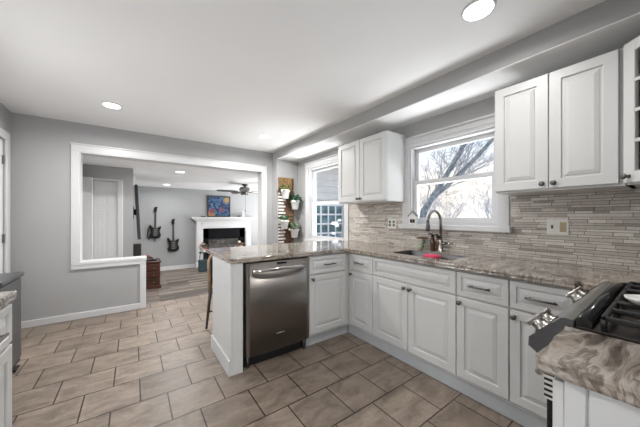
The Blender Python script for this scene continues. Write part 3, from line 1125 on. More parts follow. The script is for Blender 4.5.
tag(obj('worktop', slab(rough_edge([(XL + 0.001, 0.80), (-0.410, 0.80), (-0.422, 1.735), (XL + 0.001, 1.735)], 0.035, 0.003, keep=(0, 3))), 'granite'),
    'granite worktop on the white cabinet at the left edge', 'worktop')

# ------------------------------------------------------------------ sink, faucet and things round it
r = thing('sink', 'stainless double sink set into the granite below the window', 'sink', (2.09, 1.30, 0.70))
mb = MB()
prof = [(0.0, ZK1 - 0.008), (0.001, ZK1 - 0.006), (0.004, ZK1 - 0.006), (0.006, ZK1 - 0.010), (0.012, 0.72), (0.03, 0.705)]
rings = []
for ins, z in prof:
    rings.append([mb._v((x, y, z)) for x, y in rrect(SK[0] + ins, SK[1] - ins, SK[2] + ins, SK[3] - ins, max(0.03, 0.052 - ins))])
for a, b in zip(rings, rings[1:]):
    for i in range(len(a)):
        mb.face([a[i], a[(i + 1) % len(a)], b[(i + 1) % len(a)], b[i]], True)
mb.face(rings[-1])
obj('basin', mb, 'stainless_dark', r)
obj('divider', box1(SK[0] + 0.014, SK[1] - 0.014, 1.292, 1.312, 0.71, 0.868, 0.006), 'stainless', r)
for y in (1.16, 1.41):
    obj('drain', MB().lathe((2.09, y, 0.7055), [(0.04, 0), (0.042, 0.003), (0.03, 0.004), (0.012, 0.002)], 20), 'chrome', r)
mb = MB()
mb.box(2.10, 2.215, 1.248, 1.350, 0.8695, 0.906, 0.010, 3)
mb.box(2.108, 2.207, 1.240, 1.285, 0.80, 0.900, 0.006, 2)
mb.box(2.104, 2.210, 1.316, 1.356, 0.83, 0.899, 0.006, 2)
tag(obj('dishcloth', mb, 'pink_cloth'), 'pink dishcloth folded over the middle of the sink', 'cloth')

r = thing('faucet', 'tall gooseneck brushed metal faucet behind the sink', 'faucet', (2.365, 1.332, ZK1))
FXb, FYb = 2.365, 1.332
obj('base', MB().lathe((FXb, FYb, ZK1), [(0.030, 0), (0.030, 0.006), (0.022, 0.010), (0.019, 0.07), (0.019, 0.11), (0.015, 0.115)], 20), 'nickel', r)
pts = [(FXb, FYb, ZK1 + 0.10), (FXb, FYb, 1.19)]
dx, dy = -0.150, 0.040
for k in range(1, 13):
    a = PI * k / 12
    f = (1 - math.cos(a)) / 2
    pts.append((FXb + dx * f, FYb + dy * f, 1.19 + 0.105 * math.sin(a)))
obj('spout', MB().tube(pts, 0.0125, 14), 'nickel', r)
ex, ey = FXb + dx, FYb + dy
obj('spray_head', MB().lathe((ex, ey, 1.107), [(0.014, 0), (0.020, 0.004), (0.020, 0.035), (0.016, 0.06), (0.0135, 0.085)], 18), 'dark_steel', r, 'dark pull-down spray head')
mb = MB().tube([(FXb, FYb, ZK1 + 0.075), (FXb + 0.005, FYb - 0.045, ZK1 + 0.078)], 0.014, 12)
mb.tube([(FXb + 0.005, FYb - 0.04, ZK1 + 0.078), (FXb - 0.02, FYb - 0.12, ZK1 + 0.088)], [0.008, 0.006], 10)
obj('handle', mb, 'nickel', r, 'side lever')


def pump_bottle(x, y, label, h, s=1.0):
    r = thing('soap_bottle', label, 'bottle', (x, y, ZK1), None, 'soap bottles by the faucet')
    obj('bottle', MB().lathe((x, y, ZK1), [(0.026 * s, 0), (0.029 * s, 0.004), (0.029 * s, h * 0.62), (0.024 * s, h * 0.72), (0.012, h * 0.80), (0.012, h * 0.84)], 16), 'amber_glass', r)
    mb = MB().lathe((x, y, ZK1 + h * 0.84), [(0.015, 0), (0.015, 0.018), (0.006, 0.02), (0.005, h * 0.2)], 12)
    mb.tube([(x, y, ZK1 + h * 1.04), (x - 0.04, y + 0.01, ZK1 + h * 1.035), (x - 0.045, y + 0.012, ZK1 + h * 0.99)], 0.006, 8)
    obj('pump', mb, 'black_plastic', r, 'black pump top')


pump_bottle(2.385, 1.428, 'taller dark soap pump bottle left of the faucet', 0.155, 0.8)
pump_bottle(2.395, 1.378, 'smaller dark soap pump bottle just behind the faucet', 0.15, 0.7)
r = thing('storage_jar', 'small jar of green scrubbers with a flat dark lid behind the sink', 'jar', (2.37, 1.53, ZK1))
obj('jar', MB().lathe((2.37, 1.53, ZK1), [(0.032, 0), (0.042, 0.006), (0.042, 0.095), (0.034, 0.108)], 18), 'window_glass', r)
mb = MB()
mb.blob((2.362, 1.535, ZK1 + 0.030), (0.030, 0.030, 0.028)); mb.blob((2.378, 1.52, ZK1 + 0.075), (0.022, 0.022, 0.020))
obj('scrubbers', mb, 'leaf_pale', r, 'pale green scrubbers')
obj('lid', MB().lathe((2.37, 1.53, ZK1 + 0.1085), [(0.052, 0), (0.058, 0.004), (0.058, 0.012), (0.010, 0.018)], 18), 'board_brown', r, 'flat dark brown lid')

# little house ornament on the window sill
r = thing('house_ornament', 'little white wooden house ornament on the window sill', 'ornament', (2.395, 1.642, W1[2] + 0.004))
HZ0 = W1[2] + 0.0045
mb = MB(); mb.prism([(1.607, HZ0), (1.697, HZ0), (1.697, HZ0 + 0.085), (1.652, HZ0 + 0.128), (1.607, HZ0 + 0.085)], 2.382, 2.415, 'yz')
obj('body', mb, 'slat_white', r)
mb = MB()
mb.prism([(1.601, HZ0 + 0.080), (1.652, HZ0 + 0.129), (1.652, HZ0 + 0.137), (1.596, HZ0 + 0.084)], 2.376, 2.418, 'yz')
mb.prism([(1.703, HZ0 + 0.080), (1.708, HZ0 + 0.084), (1.652, HZ0 + 0.137), (1.652, HZ0 + 0.129)], 2.376, 2.418, 'yz')
obj('roof', mb, 'mouse_grey', r, 'thin grey roof')
obj('window', MB().box(2.379, 2.3825, 1.624, 1.649, HZ0 + 0.015, HZ0 + 0.052).box(2.379, 2.3825, 1.654, 1.679, HZ0 + 0.015, HZ0 + 0.052), 'black_plastic', r, 'dark window cut-out')


def outlet(label, y, z, w, h, kinds):
    r = thing('wall_outlet', label, 'outlet', (BX, y, z - h / 2), None, 'wall outlets in the backsplash')
    obj('cover_plate', box1(BX - 0.006, BX + 0.0003, y - w / 2, y + w / 2, z - h / 2, z + h / 2, 0.002), 'plate_white', r)
    n = len(kinds)
    for i, k in enumerate(kinds):
        yy = y + w / 2 - w * (i + 0.5) / n
        if k == 's':
            mb = MB().box(BX - 0.0072, BX - 0.0055, yy - 0.006, yy + 0.006, z - 0.013, z + 0.013)
            mb.box(BX - 0.016, BX - 0.0055, yy - 0.004, yy + 0.004, z - 0.002, z + 0.010, 0.001)
            obj('switch', mb, 'dark_steel', r, 'dark toggle switch')
        elif k == 'd':
            for s in (-1, 1):
                mb = MB().lathe((BX - 0.0055, yy, z + s * 0.019), [(0.0165, 0), (0.0165, -0.002), (0.015, -0.003)], 16, 'x')
                mb.box(BX - 0.0092, BX - 0.008, yy - 0.008, yy - 0.005, z + s * 0.019 - 0.006, z + s * 0.019 + 0.006)
                mb.box(BX - 0.0092, BX - 0.008, yy + 0.005, yy + 0.008, z + s * 0.019 - 0.006, z + s * 0.019 + 0.006)
                obj('socket', mb, 'mouse_grey', r, 'grey socket face')
        else:
            mb = MB().box(BX - 0.009, BX - 0.0055, yy - 0.017, yy + 0.017, z - 0.034, z + 0.034, 0.001)
            obj('socket', mb, 'outlet_tan', r, 'speckled tan socket insert')


outlet('white double outlet plate left of the sink window', 1.955, 1.165, 0.117, 0.117, ['d', 'd'])
outlet('white plate with a switch and a tan socket right of the sink window', 0.511, 1.170, 0.117, 0.110, ['s', 't'])

# ------------------------------------------------------------------ dishwasher
r = thing('dishwasher', 'stainless steel dishwasher built into the peninsula', 'dishwasher', (1.035, 2.3, 0))
DX0, DX1 = 0.736, 1.339
obj('body', box1(DX0 - 0.018, DX1 + 0.003, 2.078, 2.585, 0.10, 0.868), 'black_plastic', r, 'black tub behind the door')
mb = MB()
NX = 40
front = []
for i in range(NX + 1):
    f = i / NX
    x = DX0 + (DX1 - DX0) * f
    y = 2.030 + 0.012 * abs(2 * f - 1) ** 4
    front.append((x, y))
poly = front + [(DX1, 2.070), (DX0, 2.070)]
mb.prism(poly, 0.105, 0.862)
for f_ in mb.bm.faces:
    f_.normal_update(); cc = f_.calc_center_median()
    f_.smooth = abs(f_.normal.z) < 0.5 and cc.y < 2.045 and DX0 + 0.03 < cc.x < DX1 - 0.03
obj('door', mb, 'stainless', r)
pts = []
for k in range(13):
    f = k / 12
    pts.append((DX0 + 0.055 + (DX1 - DX0 - 0.11) * f, 2.022 - 0.052 * math.sin(PI * f) ** 0.6, 0.795 + 0.012 * math.sin(PI * f)))
mb = MB()
rings = []
for i, p in enumerate(pts):
    hh = 0.017
    rings.append([mb._v(q) for q in ((p[0], p[1] - 0.008, p[2] - hh * 0.6), (p[0], p[1] - 0.011, p[2]), (p[0], p[1] - 0.006, p[2] + hh * 0.9), (p[0], p[1] + 0.006, p[2] + hh), (p[0], p[1] + 0.009, p[2] - hh * 0.8))])
for a, b in zip(rings, rings[1:]):
    for k in range(5):
        mb.face([a[k], a[(k + 1) % 5], b[(k + 1) % 5], b[k]], True)
mb.face(rings[0][::-1]); mb.face(rings[-1])
mb.box(DX0 + 0.05, DX0 + 0.075, 2.018, 2.036, 0.782, 0.812, 0.003); mb.box(DX1 - 0.075, DX1 - 0.05, 2.018, 2.036, 0.782, 0.812, 0.003)
obj('handle', mb, 'chrome', r, 'bowed bright bar handle')
obj('display', box1(1.005, 1.095, 2.0275, 2.034, 0.835, 0.852, 0.001), 'black_gloss', r, 'small black display')
obj('badge', box1(0.995, 1.075, 2.0275, 2.033, 0.237, 0.244, 0.001), 'chrome', r, 'small bright name badge')
mb = MB().box(DX0, DX1, 2.105, 2.12, 0.0, 0.104)
obj('toe_kick', mb, 'black_plastic', r, 'black recessed kick plate')
for x in (DX0 + 0.03, DX1 - 0.03):
    obj('foot', MB().tube([(x, 2.088, 0.0), (x, 2.088, 0.10)], [0.016, 0.010], 10), 'pewter', r)

# ------------------------------------------------------------------ range
r = thing('gas_range', 'stainless gas range with black cooktop beside the small worktop', 'stove', (1.447, -0.1, 0))
RX0, RX1 = 1.066, 1.829
obj('body', MB().box(RX0, RX1, YN + 0.011, 0.200, 0.06, 0.904), 'stainless_dark', r)
mb = MB().prism([(0.188, 0.931), (0.208, 0.932), (0.216, 0.929), (0.292, 0.845), (0.294, 0.820), (0.268, 0.800), (0.2005, 0.800), (0.2005, 0.905), (0.188, 0.905)], RX0, RX1, 'yz', 0.002)
cp = obj('control_panel', mb, 'stainless_range', r, 'sloping stainless control panel')
for x in (RX0 - 0.003, RX1 + 0.0005):
    mb = MB().prism([(0.187, 0.932), (0.208, 0.934), (0.217, 0.931), (0.295, 0.846), (0.297, 0.817), (0.268, 0.796), (0.2005, 0.796), (0.2005, 0.9)], x, x + 0.0026, 'yz')
    obj('end_cap', mb, 'dark_steel', cp, 'dark end cap')
nrm = Vector((0, 0.084, 0.076)).normalized()
tng = Vector((0, nrm.z, -nrm.y))
for x in (1.100, 1.185, 1.605, 1.690):
    c = Vector((x, 0.2655, 0.8745))
    mb = MB().lathe(c, [(0.029, 0), (0.029, 0.006), (0.022, 0.008), (0.0205, 0.026), (0.019, 0.029)], 22, (Vector((1, 0, 0)), tng, nrm))
    mb.T = Matrix.Translation(c + nrm * 0.028) @ Matrix(((1, 0, 0), (0, tng.y, nrm.y), (0, tng.z, nrm.z))).to_4x4()
    mb.box(-0.008, 0.008, -0.026, 0.026, -0.004, 0.010, 0.002)
    kb = obj('knob', mb, 'nickel', cp, 'chunky metal burner knob')
mb = MB().box(RX0 + 0.005, RX1 - 0.005, 0.2005, 0.252, 0.205, 0.775, 0.004)
od = obj('oven_door', mb, 'black_gloss', r, 'black oven door')
obj('door_glass', box1(RX0 + 0.10, RX1 - 0.10, 0.2515, 0.254, 0.30, 0.66), 'black_gloss', od)
mb = MB().tube([(RX0 + 0.035, 0.280, 0.722), (RX1 - 0.035, 0.280, 0.722)], 0.010, 12)
for x in (RX0 + 0.06, RX1 - 0.06):
    mb.tube([(x, 0.250, 0.722), (x, 0.280, 0.722)], 0.008, 8)
obj('handle', mb, 'stainless_range', od, 'stainless bar handle')
vl = obj('vent_louvre', box1(RX0 - 0.0015, RX0 + 0.004, 0.206, 0.256, 0.665, 0.775), 'plate_white', od, 'pale slotted vent strip')
vl.name = 'vent_louvre'
mb = MB()
for k in range(6):
    mb.box(RX0 - 0.0022, RX0 - 0.001, 0.212, 0.2565, 0.672 + k * 0.017, 0.680 + k * 0.017)
obj('vent_slots', mb, 'black_plastic', od, 'dark vent slots')
obj('storage_drawer', box1(RX0 + 0.005, RX1 - 0.005, 0.2005, 0.248, 0.065, 0.198, 0.004), 'stainless_range', r)
for x in (RX0 + 0.05, RX1 - 0.05):
    for y in (YN + 0.08, 0.14):
        obj('foot', MB().tube([(x, y, 0), (x, y, 0.061)], 0.018, 10), 'black_plastic', r)
ck = obj('cooktop', MB().box(RX0, RX1, YN + 0.012, 0.186, 0.9045, 0.918, 0.003), 'enamel_brown', r, 'dark glossy cooktop')
mb = MB()
pts = [(RX0 + 0.008, 0.168, 0.926), (RX1 - 0.06, 0.168, 0.926)]
for k in range(1, 6):
    a = PI / 2 * k / 5
    pts.append((RX1 - 0.06 + 0.04 * math.sin(a), 0.168 - 0.04 * (1 - math.cos(a)), 0.926))
pts += [(RX1 - 0.02, -0.35, 0.926)]
mb.tube(pts, 0.0175, 14)
obj('front_rail', mb, 'black_gloss', ck, 'rounded glossy black rim')
for gx0, gx1 in ((RX0 + 0.02, 1.315), (1.322, 1.575), (1.582, RX1 - 0.05)):
    mb = MB()
    zg0, zg1 = 0.944, 0.958
    yg0, yg1 = -0.36, 0.135
    mb.box(gx0, gx1, yg1 - 0.012, yg1, zg0, zg1, 0.003); mb.box(gx0, gx1, yg0, yg0 + 0.012, zg0, zg1, 0.003)
    mb.box(gx0, gx0 + 0.012, yg0, yg1, zg0, zg1, 0.003); mb.box(gx1 - 0.012, gx1, yg0, yg1, zg0, zg1, 0.003)
    xm = (gx0 + gx1) / 2
    mb.box(xm - 0.006, xm + 0.006, yg0, yg1, zg0 + 0.001, zg1 + 0.001, 0.003)
    for y in (-0.24, -0.1225, -0.005):
        mb.box(gx0, gx1, y - 0.006, y + 0.006, zg0 + 0.0005, zg1 + 0.0005, 0.003)
    for x in (gx0 + 0.006, gx1 - 0.006):
        for y in (yg0 + 0.006, yg1 - 0.006):
            mb.tube([(x, y, 0.9175), (x, y, 0.947)], 0.007, 8)
    obj('grate', mb, 'black_iron', r, 'black cast iron grate')
    for y in (-0.24, -0.005):
        obj('burner', MB().lathe((xm, y, 0.9175), [(0.05, 0), (0.05, 0.006), (0.036, 0.008), (0.036, 0.016), (0.03, 0.019)], 20), 'black_iron', r)
mb = MB()
rings = []
prof = [(0.2, 0.001), (0.75, 0.002), (0.98, 0.018), (1.0, 0.026), (0.95, 0.026), (0.72, 0.009), (0.15, 0.006)]
for s, h in prof:
    ring = []
    for k in range(28):
        a = 2 * PI * k / 28
        lx = 0.095 * s * math.cos(a)
        ly = 0.050 * s * math.sin(a)
        if math.cos(a) > 0.86:
            lx += 0.05 * s
        ring.append(mb._v((1.325 + lx * 0.35 + ly * 0.94, 0.020 - lx * 0.94 + ly * 0.35, 0.9595 + h)))
    rings.append(ring)
for a, b in zip(rings, rings[1:]):
    for k in range(28):
        mb.face([a[k], a[(k + 1) % 28], b[(k + 1) % 28], b[k]], True)
mb.face(rings[0][::-1]); mb.face(rings[-1])
tag(obj('spoon_rest', mb, 'white_ceramic'), 'white spoon rest lying on the cooktop grate', 'spoon rest')

# ------------------------------------------------------------------ waste bin by the left wall
r = thing('waste_bin', 'dark steel waste bin against the left wall beyond the left cabinet', 'waste bin', (-0.93, 3.13, 0))
obj('body', MB().box(XL + 0.012, -0.79, 2.90, 3.36, 0.03, 0.715, 0.012, 2), 'dark_steel', r)
obj('base', box1(XL + 0.018, -0.797, 2.907, 3.353, 0.0, 0.031), 'black_plastic', r, 'black base')
obj('lid', MB().box(XL + 0.008, -0.775, 2.89, 3.372, 0.728, 0.762, 0.008, 2).box(XL + 0.015, -0.80, 2.91, 3.35, 0.7145, 0.7285), 'dark_steel', r, 'overhanging lid')
obj('pedal', box1(-0.792, -0.755, 3.08, 3.18, 0.012, 0.026, 0.003), 'black_plastic', r)

# ------------------------------------------------------------------ chair tucked under the peninsula
r = thing('dining_chair', 'tan wooden chair with dark upholstered back tucked under the peninsula', 'chair', (0.88, 2.85, 0))
CX0, CX1 = 0.655, 1.085
obj('seat', MB().box(CX0 + 0.01, CX1 - 0.01, 2.62, 2.965, 0.43, 0.475, 0.018, 3), 'dark_fabric', r)
mb = MB()
outer = []
for k in range(19):
    a = PI * k / 18
    outer.append(((CX0 + CX1) / 2 - 0.205 * math.copysign(abs(math.cos(a)) ** 0.5, math.cos(a)), 0.70 + 0.135 * abs(math.sin(a)) ** 0.6))
pts = [(CX0 + 0.012, 2.955, 0.44)] + [(x, 2.955 + 0.10 * (z - 0.44), z) for x, z in outer] + [(CX1 - 0.012, 2.955, 0.44)]
mb.tube(pts, 0.019, 12)
mb.tube([(CX0 + 0.012, 2.963, 0.50), (CX1 - 0.012, 2.963, 0.50)], 0.014, 10)
obj('back_frame', mb, 'tan_wood', r, 'bent tan wood back hoop')
mb = MB()
poly = [(CX0 + 0.025, 0.505)] + [(((x - 0.87) * 0.94 + 0.87), z - 0.012) for x, z in outer] + [(CX1 - 0.025, 0.505)]
mb.prism([(x, z) for x, z in poly], 2.968, 2.992, 'xz')
obj('backrest', mb, 'dark_fabric', r, 'dark upholstered panel')
for sx, x in ((-1, CX0 + 0.02), (1, CX1 - 0.02)):
    obj('leg', MB().tube([(x, 2.955, 0.445), (x + sx * 0.012, 3.09, 0.0)], [0.019, 0.013], 10), 'fan_dark', r, 'dark rear leg')
    obj('leg', MB().tube([(x, 2.65, 0.435), (x, 2.64, 0.0)], [0.019, 0.013], 10), 'fan_dark', r, 'dark front leg')
obj('stretcher', MB().tube([(CX0 + 0.016, 3.03, 0.20), (CX1 - 0.016, 3.03, 0.20)], 0.009, 8), 'fan_dark', r)

# ------------------------------------------------------------------ lattice planter and its pots
r = thing('wall_planter', 'brown and white slatted planter panel hanging in the window corner', 'planter', (2.2, 4.085, 0.72))
obj('back_board', MB().box(2.05, 2.345, 4.086, 4.0995, 0.72, 1.93, 0.002), 'board_brown', r, 'brown stained board')
obj('top_board', MB().box(2.045, 2.30, 4.062, 4.072, 1.69, 1.93, 0.002), 'gold_wood', r, 'golden brown top board')
mb = MB()
for x0 in (2.05, 2.15, 2.215, 2.325):
    mb.box(x0, x0 + 0.018, 4.074, 4.086, 0.72, 1.92)
obj('upright', mb, 'board_brown', r)
for k in range(17):
    z = 0.735 + k * 0.056
    obj('slat', box1(2.04, 2.15 if k % 2 else 2.175, 4.064, 4.0745, z, z + 0.031, 0.002), 'slat_white', r, 'whitewashed slat')
    obj('slat', box1(2.235, 2.35, 4.066, 4.0745, z + 0.02, z + 0.045, 0.002), 'gold_wood', r, 'brown slat')


def potted(x, z, label, leafmats, h, seed, s=1.0, n=46):
    rnd = random.Random(seed)
    y = 4.0615 - 0.086 * s
    r = thing('potted_plant', label, 'plant', (x, y, z), None, 'potted plants on the wall planter')
    ph = 0.155 * s
    obj('pot', MB().lathe((x, y, z), [(0.048 * s, 0), (0.052 * s, 0.004), (0.070 * s, ph * 0.72), (0.080 * s, ph * 0.74), (0.083 * s, ph), (0.074 * s, ph), (0.070 * s, ph * 0.86), (0.01, ph * 0.86)], 22), 'pot_white', r)
    obj('soil', MB().lathe((x, y, z + ph * 0.862), [(0.069 * s, 0), (0.05 * s, 0.006), (0.005, 0.009)], 18), 'soil', r)
    obj('hanger', MB().tube([(x, y + 0.077 * s, z + ph * 0.9), (x, 4.0605, z + ph * 0.9), (x, 4.0605, z + ph * 1.08)], 0.004, 6), 'pewter', r, 'metal hook')
    mb = MB()
    for i in range(n):
        mb.mi = rnd.randrange(len(leafmats))
        a = rnd.uniform(0, 2 * PI); e_ = rnd.uniform(0.1, 1.3)
        d = (math.cos(a) * math.cos(e_), min(0.55, math.sin(a) * math.cos(e_)), math.sin(e_))
        st = Vector((x + rnd.uniform(-0.03, 0.03) * s, y + rnd.uniform(-0.03, 0.03) * s, z + ph * 0.87))
        L = rnd.uniform(0.6, 1.2) * h
        tip = st + Vector(d) * L * 0.65
        mb.tube([st, st + Vector(d) * L * 0.35 + Vector((0, 0, 0.01)), tip], 0.0022, 5)
        mb.leaf(tip, d, L * 0.5 + 0.02, 0.028 * s, 0.5)
    obj('foliage', mb, leafmats, r)


potted(2.125, 1.555, 'white pot of yellow-green leaves at the top of the planter', ['leaf_yellow', 'leaf_pale', 'leaf_green'], 0.11, 3)
potted(2.315, 1.375, 'white pot of dark green leaves right of the planter, upper of two', ['leaf_green'], 0.13, 5)
potted(2.105, 1.035, 'white pot of pale green leaves left on the planter, below the yellow one', ['leaf_pale', 'leaf_green'], 0.10, 8)
potted(2.305, 0.880, 'white pot with light green leaves lowest on the planter, just above the granite', ['leaf_green', 'leaf_pale', 'white_petal'], 0.12, 11)

# ------------------------------------------------------------------ ceiling lights


def ceiling_light(x, y, z, label, power, rad=0.085, lit=True):
    r = thing('ceiling_light', label, 'ceiling light', (x, y, z), None, 'recessed ceiling lights')
    obj('trim_ring', MB().lathe((x, y, z), [(rad * 0.80, 0.0), (rad * 0.80, -0.004), (rad * 0.86, -0.008), (rad * 0.96, -0.006), (rad, 0.0)], 32), 'trim_white', r)
    obj('lens', MB().lathe((x, y, z - 0.0085), [(rad * 0.85, 0.0), (rad * 0.83, -0.002), (0.002, -0.004)], 32), 'lamp_lens', r, 'glowing lens')
    d = bpy.data.lights.new('lamp', 'AREA'); d.shape = 'DISK'; d.size = 0.13; d.energy = power; d.color = (1, 0.993, 0.98)
    d.spread = R(170)
    o = bpy.data.objects.new('lamp', d); COL.objects.link(o); o.parent = r; o.location = (0, 0, -0.02)


ceiling_light(-0.176, 3.40, ZC, 'round recessed ceiling light above the half wall, left of the kitchen', LAMP_KITCHEN)
ceiling_light(1.513, 3.44, ZC, 'round recessed ceiling light above the far side of the peninsula', LAMP_KITCHEN * 1.5)
ceiling_light(1.545, 0.655, ZC, 'large round recessed ceiling light at the top edge near the sink window', LAMP_KITCHEN * 0.36)
ceiling_light(-0.176, 0.655, ZC, 'round recessed ceiling light over the floor left of the range, out of the picture', LAMP_KITCHEN * 0.6)
ceiling_light(0.68, 5.22, ZFC, 'round recessed ceiling light in the family room, nearer of two', LAMP_FAMILY * 2.0)
ceiling_light(0.67, 7.45, ZFC, 'round recessed ceiling light in the family room, farther of two', LAMP_FAMILY)
ceiling_light(3.6, 6.3, ZFC, 'unseen recessed ceiling light added to fill the family room beyond the fan', LAMP_FAMILY)  # extra lamp out of view, added to brighten the family room

# ------------------------------------------------------------------ family room
# fireplace
r = thing('fireplace', 'white fireplace with mantel shelf and dark firebox on the far wall', 'fireplace', (2.28, 8.15, ZF))
ms = MB()
ms.box(1.33, 3.23, 7.985, YF - 0.001, 1.195, 1.237, 0.004)
ms.box(1.38, 3.18, 8.025, YF - 0.001, 1.160, 1.1955, 0.006)
ms.box(1.43, 3.13, 8.065, YF - 0.001, 1.120, 1.1605, 0.006)
obj('mantel_shelf', ms, 'trim_white', r)
obj('frieze', MB().box(1.475, 3.085, 8.11, YF - 0.001, 0.905, 1.1205, 0.003).box(1.62, 2.94, 8.10, 8.115, 0.95, 1.08, 0.003), 'trim_white', r)
for x0, x1 in ((1.475, 1.65), (2.91, 3.085)):
    mb = MB().box(x0, x1, 8.11, YF - 0.001, ZF, 0.9055, 0.003).box(x0 - 0.015, x1 + 0.015 if x0 > 2 else x1, 8.095, YF - 0.001, ZF, ZF + 0.14, 0.003)
    mb.box(x0 + 0.03, x1 - 0.03, 8.103, 8.112, ZF + 0.2, 0.85, 0.003)
    obj('pilaster', mb, 'trim_white', r)
mb = MB()
a, b, z0, z1 = FO
mb.box(a, a + 0.03, YF - 0.10, YF + 0.47, z0, z1); mb.box(b - 0.03, b, YF - 0.10, YF + 0.47, z0, z1)
mb.box(a, b, YF - 0.10, YF + 0.47, z1 - 0.03, z1); mb.box(a, b, YF - 0.10, YF + 0.47, ZF + 0.001, z0 + 0.02)
mb.box(a, b, YF + 0.45, YF + 0.47, z0, z1)
mb.box(a + 0.02, a + 0.16, YF - 0.099, YF - 0.08, z0, z1); mb.box(b - 0.16, b - 0.02, YF - 0.099, YF - 0.08, z0, z1); mb.box(a + 0.02, b - 0.02, YF - 0.099, YF - 0.08, 0.60, z1 - 0.01)
obj('firebox', mb, 'soot_black', r, 'black firebox surround')
obj('back_panel', box1(a + 0.165, b - 0.165, YF - 0.02, YF + 0.02, z0 + 0.021, 0.58), 'sooty_brick', r, 'sooty brick fireback')
obj('hearth', box1(1.475, 3.085, 7.93, 8.09, ZF, ZF + 0.025, 0.004), 'mouse_grey', r, 'low grey hearth')
r = thing('painting', 'dark framed abstract blue painting above the mantel shelf', 'painting', (2.17, 8.2, 1.2375))
mb = MB()
PXa, PXb, Za, Zb = 1.795, 2.465, 1.2375, 1.872
for q in ((PXa, PXa + 0.025, Za, Zb), (PXb - 0.025, PXb, Za, Zb), (PXa + 0.025, PXb - 0.025, Za, Za + 0.025), (PXa + 0.025, PXb - 0.025, Zb - 0.025, Zb)):
    mb.box(q[0], q[1], 8.235, 8.265, q[2], q[3])
obj('frame', mb, 'black_plastic', r, 'thin black frame')
obj('canvas', box1(PXa + 0.025, PXb - 0.025, 8.245, 8.262, Za + 0.025, Zb - 0.025), 'abstract_canvas', r, 'blue, gold and red abstract picture')
tag(obj('decor_box', MB().box(1.60, 1.72, 8.08, 8.16, 1.2375, 1.262, 0.006, 2), 'black_plastic'), 'small flat dark box left on the mantel shelf', 'box')
r = thing('figurine', 'small white and grey figurine right on the mantel shelf', 'figurine', (2.80, 8.12, 1.2375))
obj('body', MB().lathe((2.83, 8.12, 1.2375), [(0.045, 0), (0.05, 0.01), (0.032, 0.07), (0.02, 0.13), (0.03, 0.16), (0.022, 0.19), (0.002, 0.20)], 16), 'white_ceramic', r)
obj('base', MB().blob((2.72, 8.13, 1.2375 + 0.03), (0.06, 0.045, 0.032)), 'mouse_grey', r, 'grey lying part')

# ceiling fan
fx, fy = 2.25, 6.33
r = thing('ceiling_fan', 'dark five-blade ceiling fan in the family room', 'ceiling fan', (fx, fy, ZFC))
obj('canopy', MB().lathe((fx, fy, ZFC), [(0.075, 0), (0.07, -0.025), (0.03, -0.05), (0.02, -0.06)], 20), 'fan_dark', r)
obj('motor_housing', MB().lathe((fx, fy, ZFC - 0.058), [(0.03, 0), (0.10, -0.015), (0.125, -0.045), (0.125, -0.10), (0.09, -0.125), (0.05, -0.14), (0.045, -0.17), (0.02, -0.18)], 24), 'fan_metal', r)
for k in range(5):
    a = R(172 + 72 * k)
    T = Matrix.Translation((fx, fy, ZFC - 0.185)) @ Matrix.Rotation(a, 4, 'Z') @ Matrix.Rotation(R(11), 4, 'X')
    mb = MB(); mb.T = T
    poly = [(0.17, -0.045), (0.30, -0.06), (0.55, -0.068), (0.63, -0.055), (0.66, 0.0), (0.63, 0.055), (0.55, 0.068), (0.30, 0.06), (0.17, 0.045)]
    mb.prism(poly, 0.0, 0.008)
    bl = obj('blade', mb, 'fan_dark', r)
    mb = MB(); mb.T = T
    mb.box(0.075, 0.24, -0.018, 0.018, -0.008, 0.0, 0.002)
    obj('bracket', mb, 'fan_metal', bl)
for k in range(3):
    a = R(20 + 120 * k)
    mb = MB()
    c = Vector((fx + 0.06 * math.cos(a), fy + 0.06 * math.sin(a), ZFC - 0.20))
    mb.lathe(c, [(0.018, 0.0), (0.035, -0.03), (0.042, -0.06), (0.02, -0.062)], 12)
    obj('lamp_shade', mb, 'fan_metal', r)
mb = MB().tube([(fx + 0.02, fy, ZFC - 0.235), (fx + 0.022, fy, 1.42)], 0.003, 6)
mb.lathe((fx + 0.022, fy, 1.36), [(0.004, 0), (0.009, 0.02), (0.009, 0.05), (0.003, 0.062)], 8)
obj('pull_chain', mb, 'pewter', r)


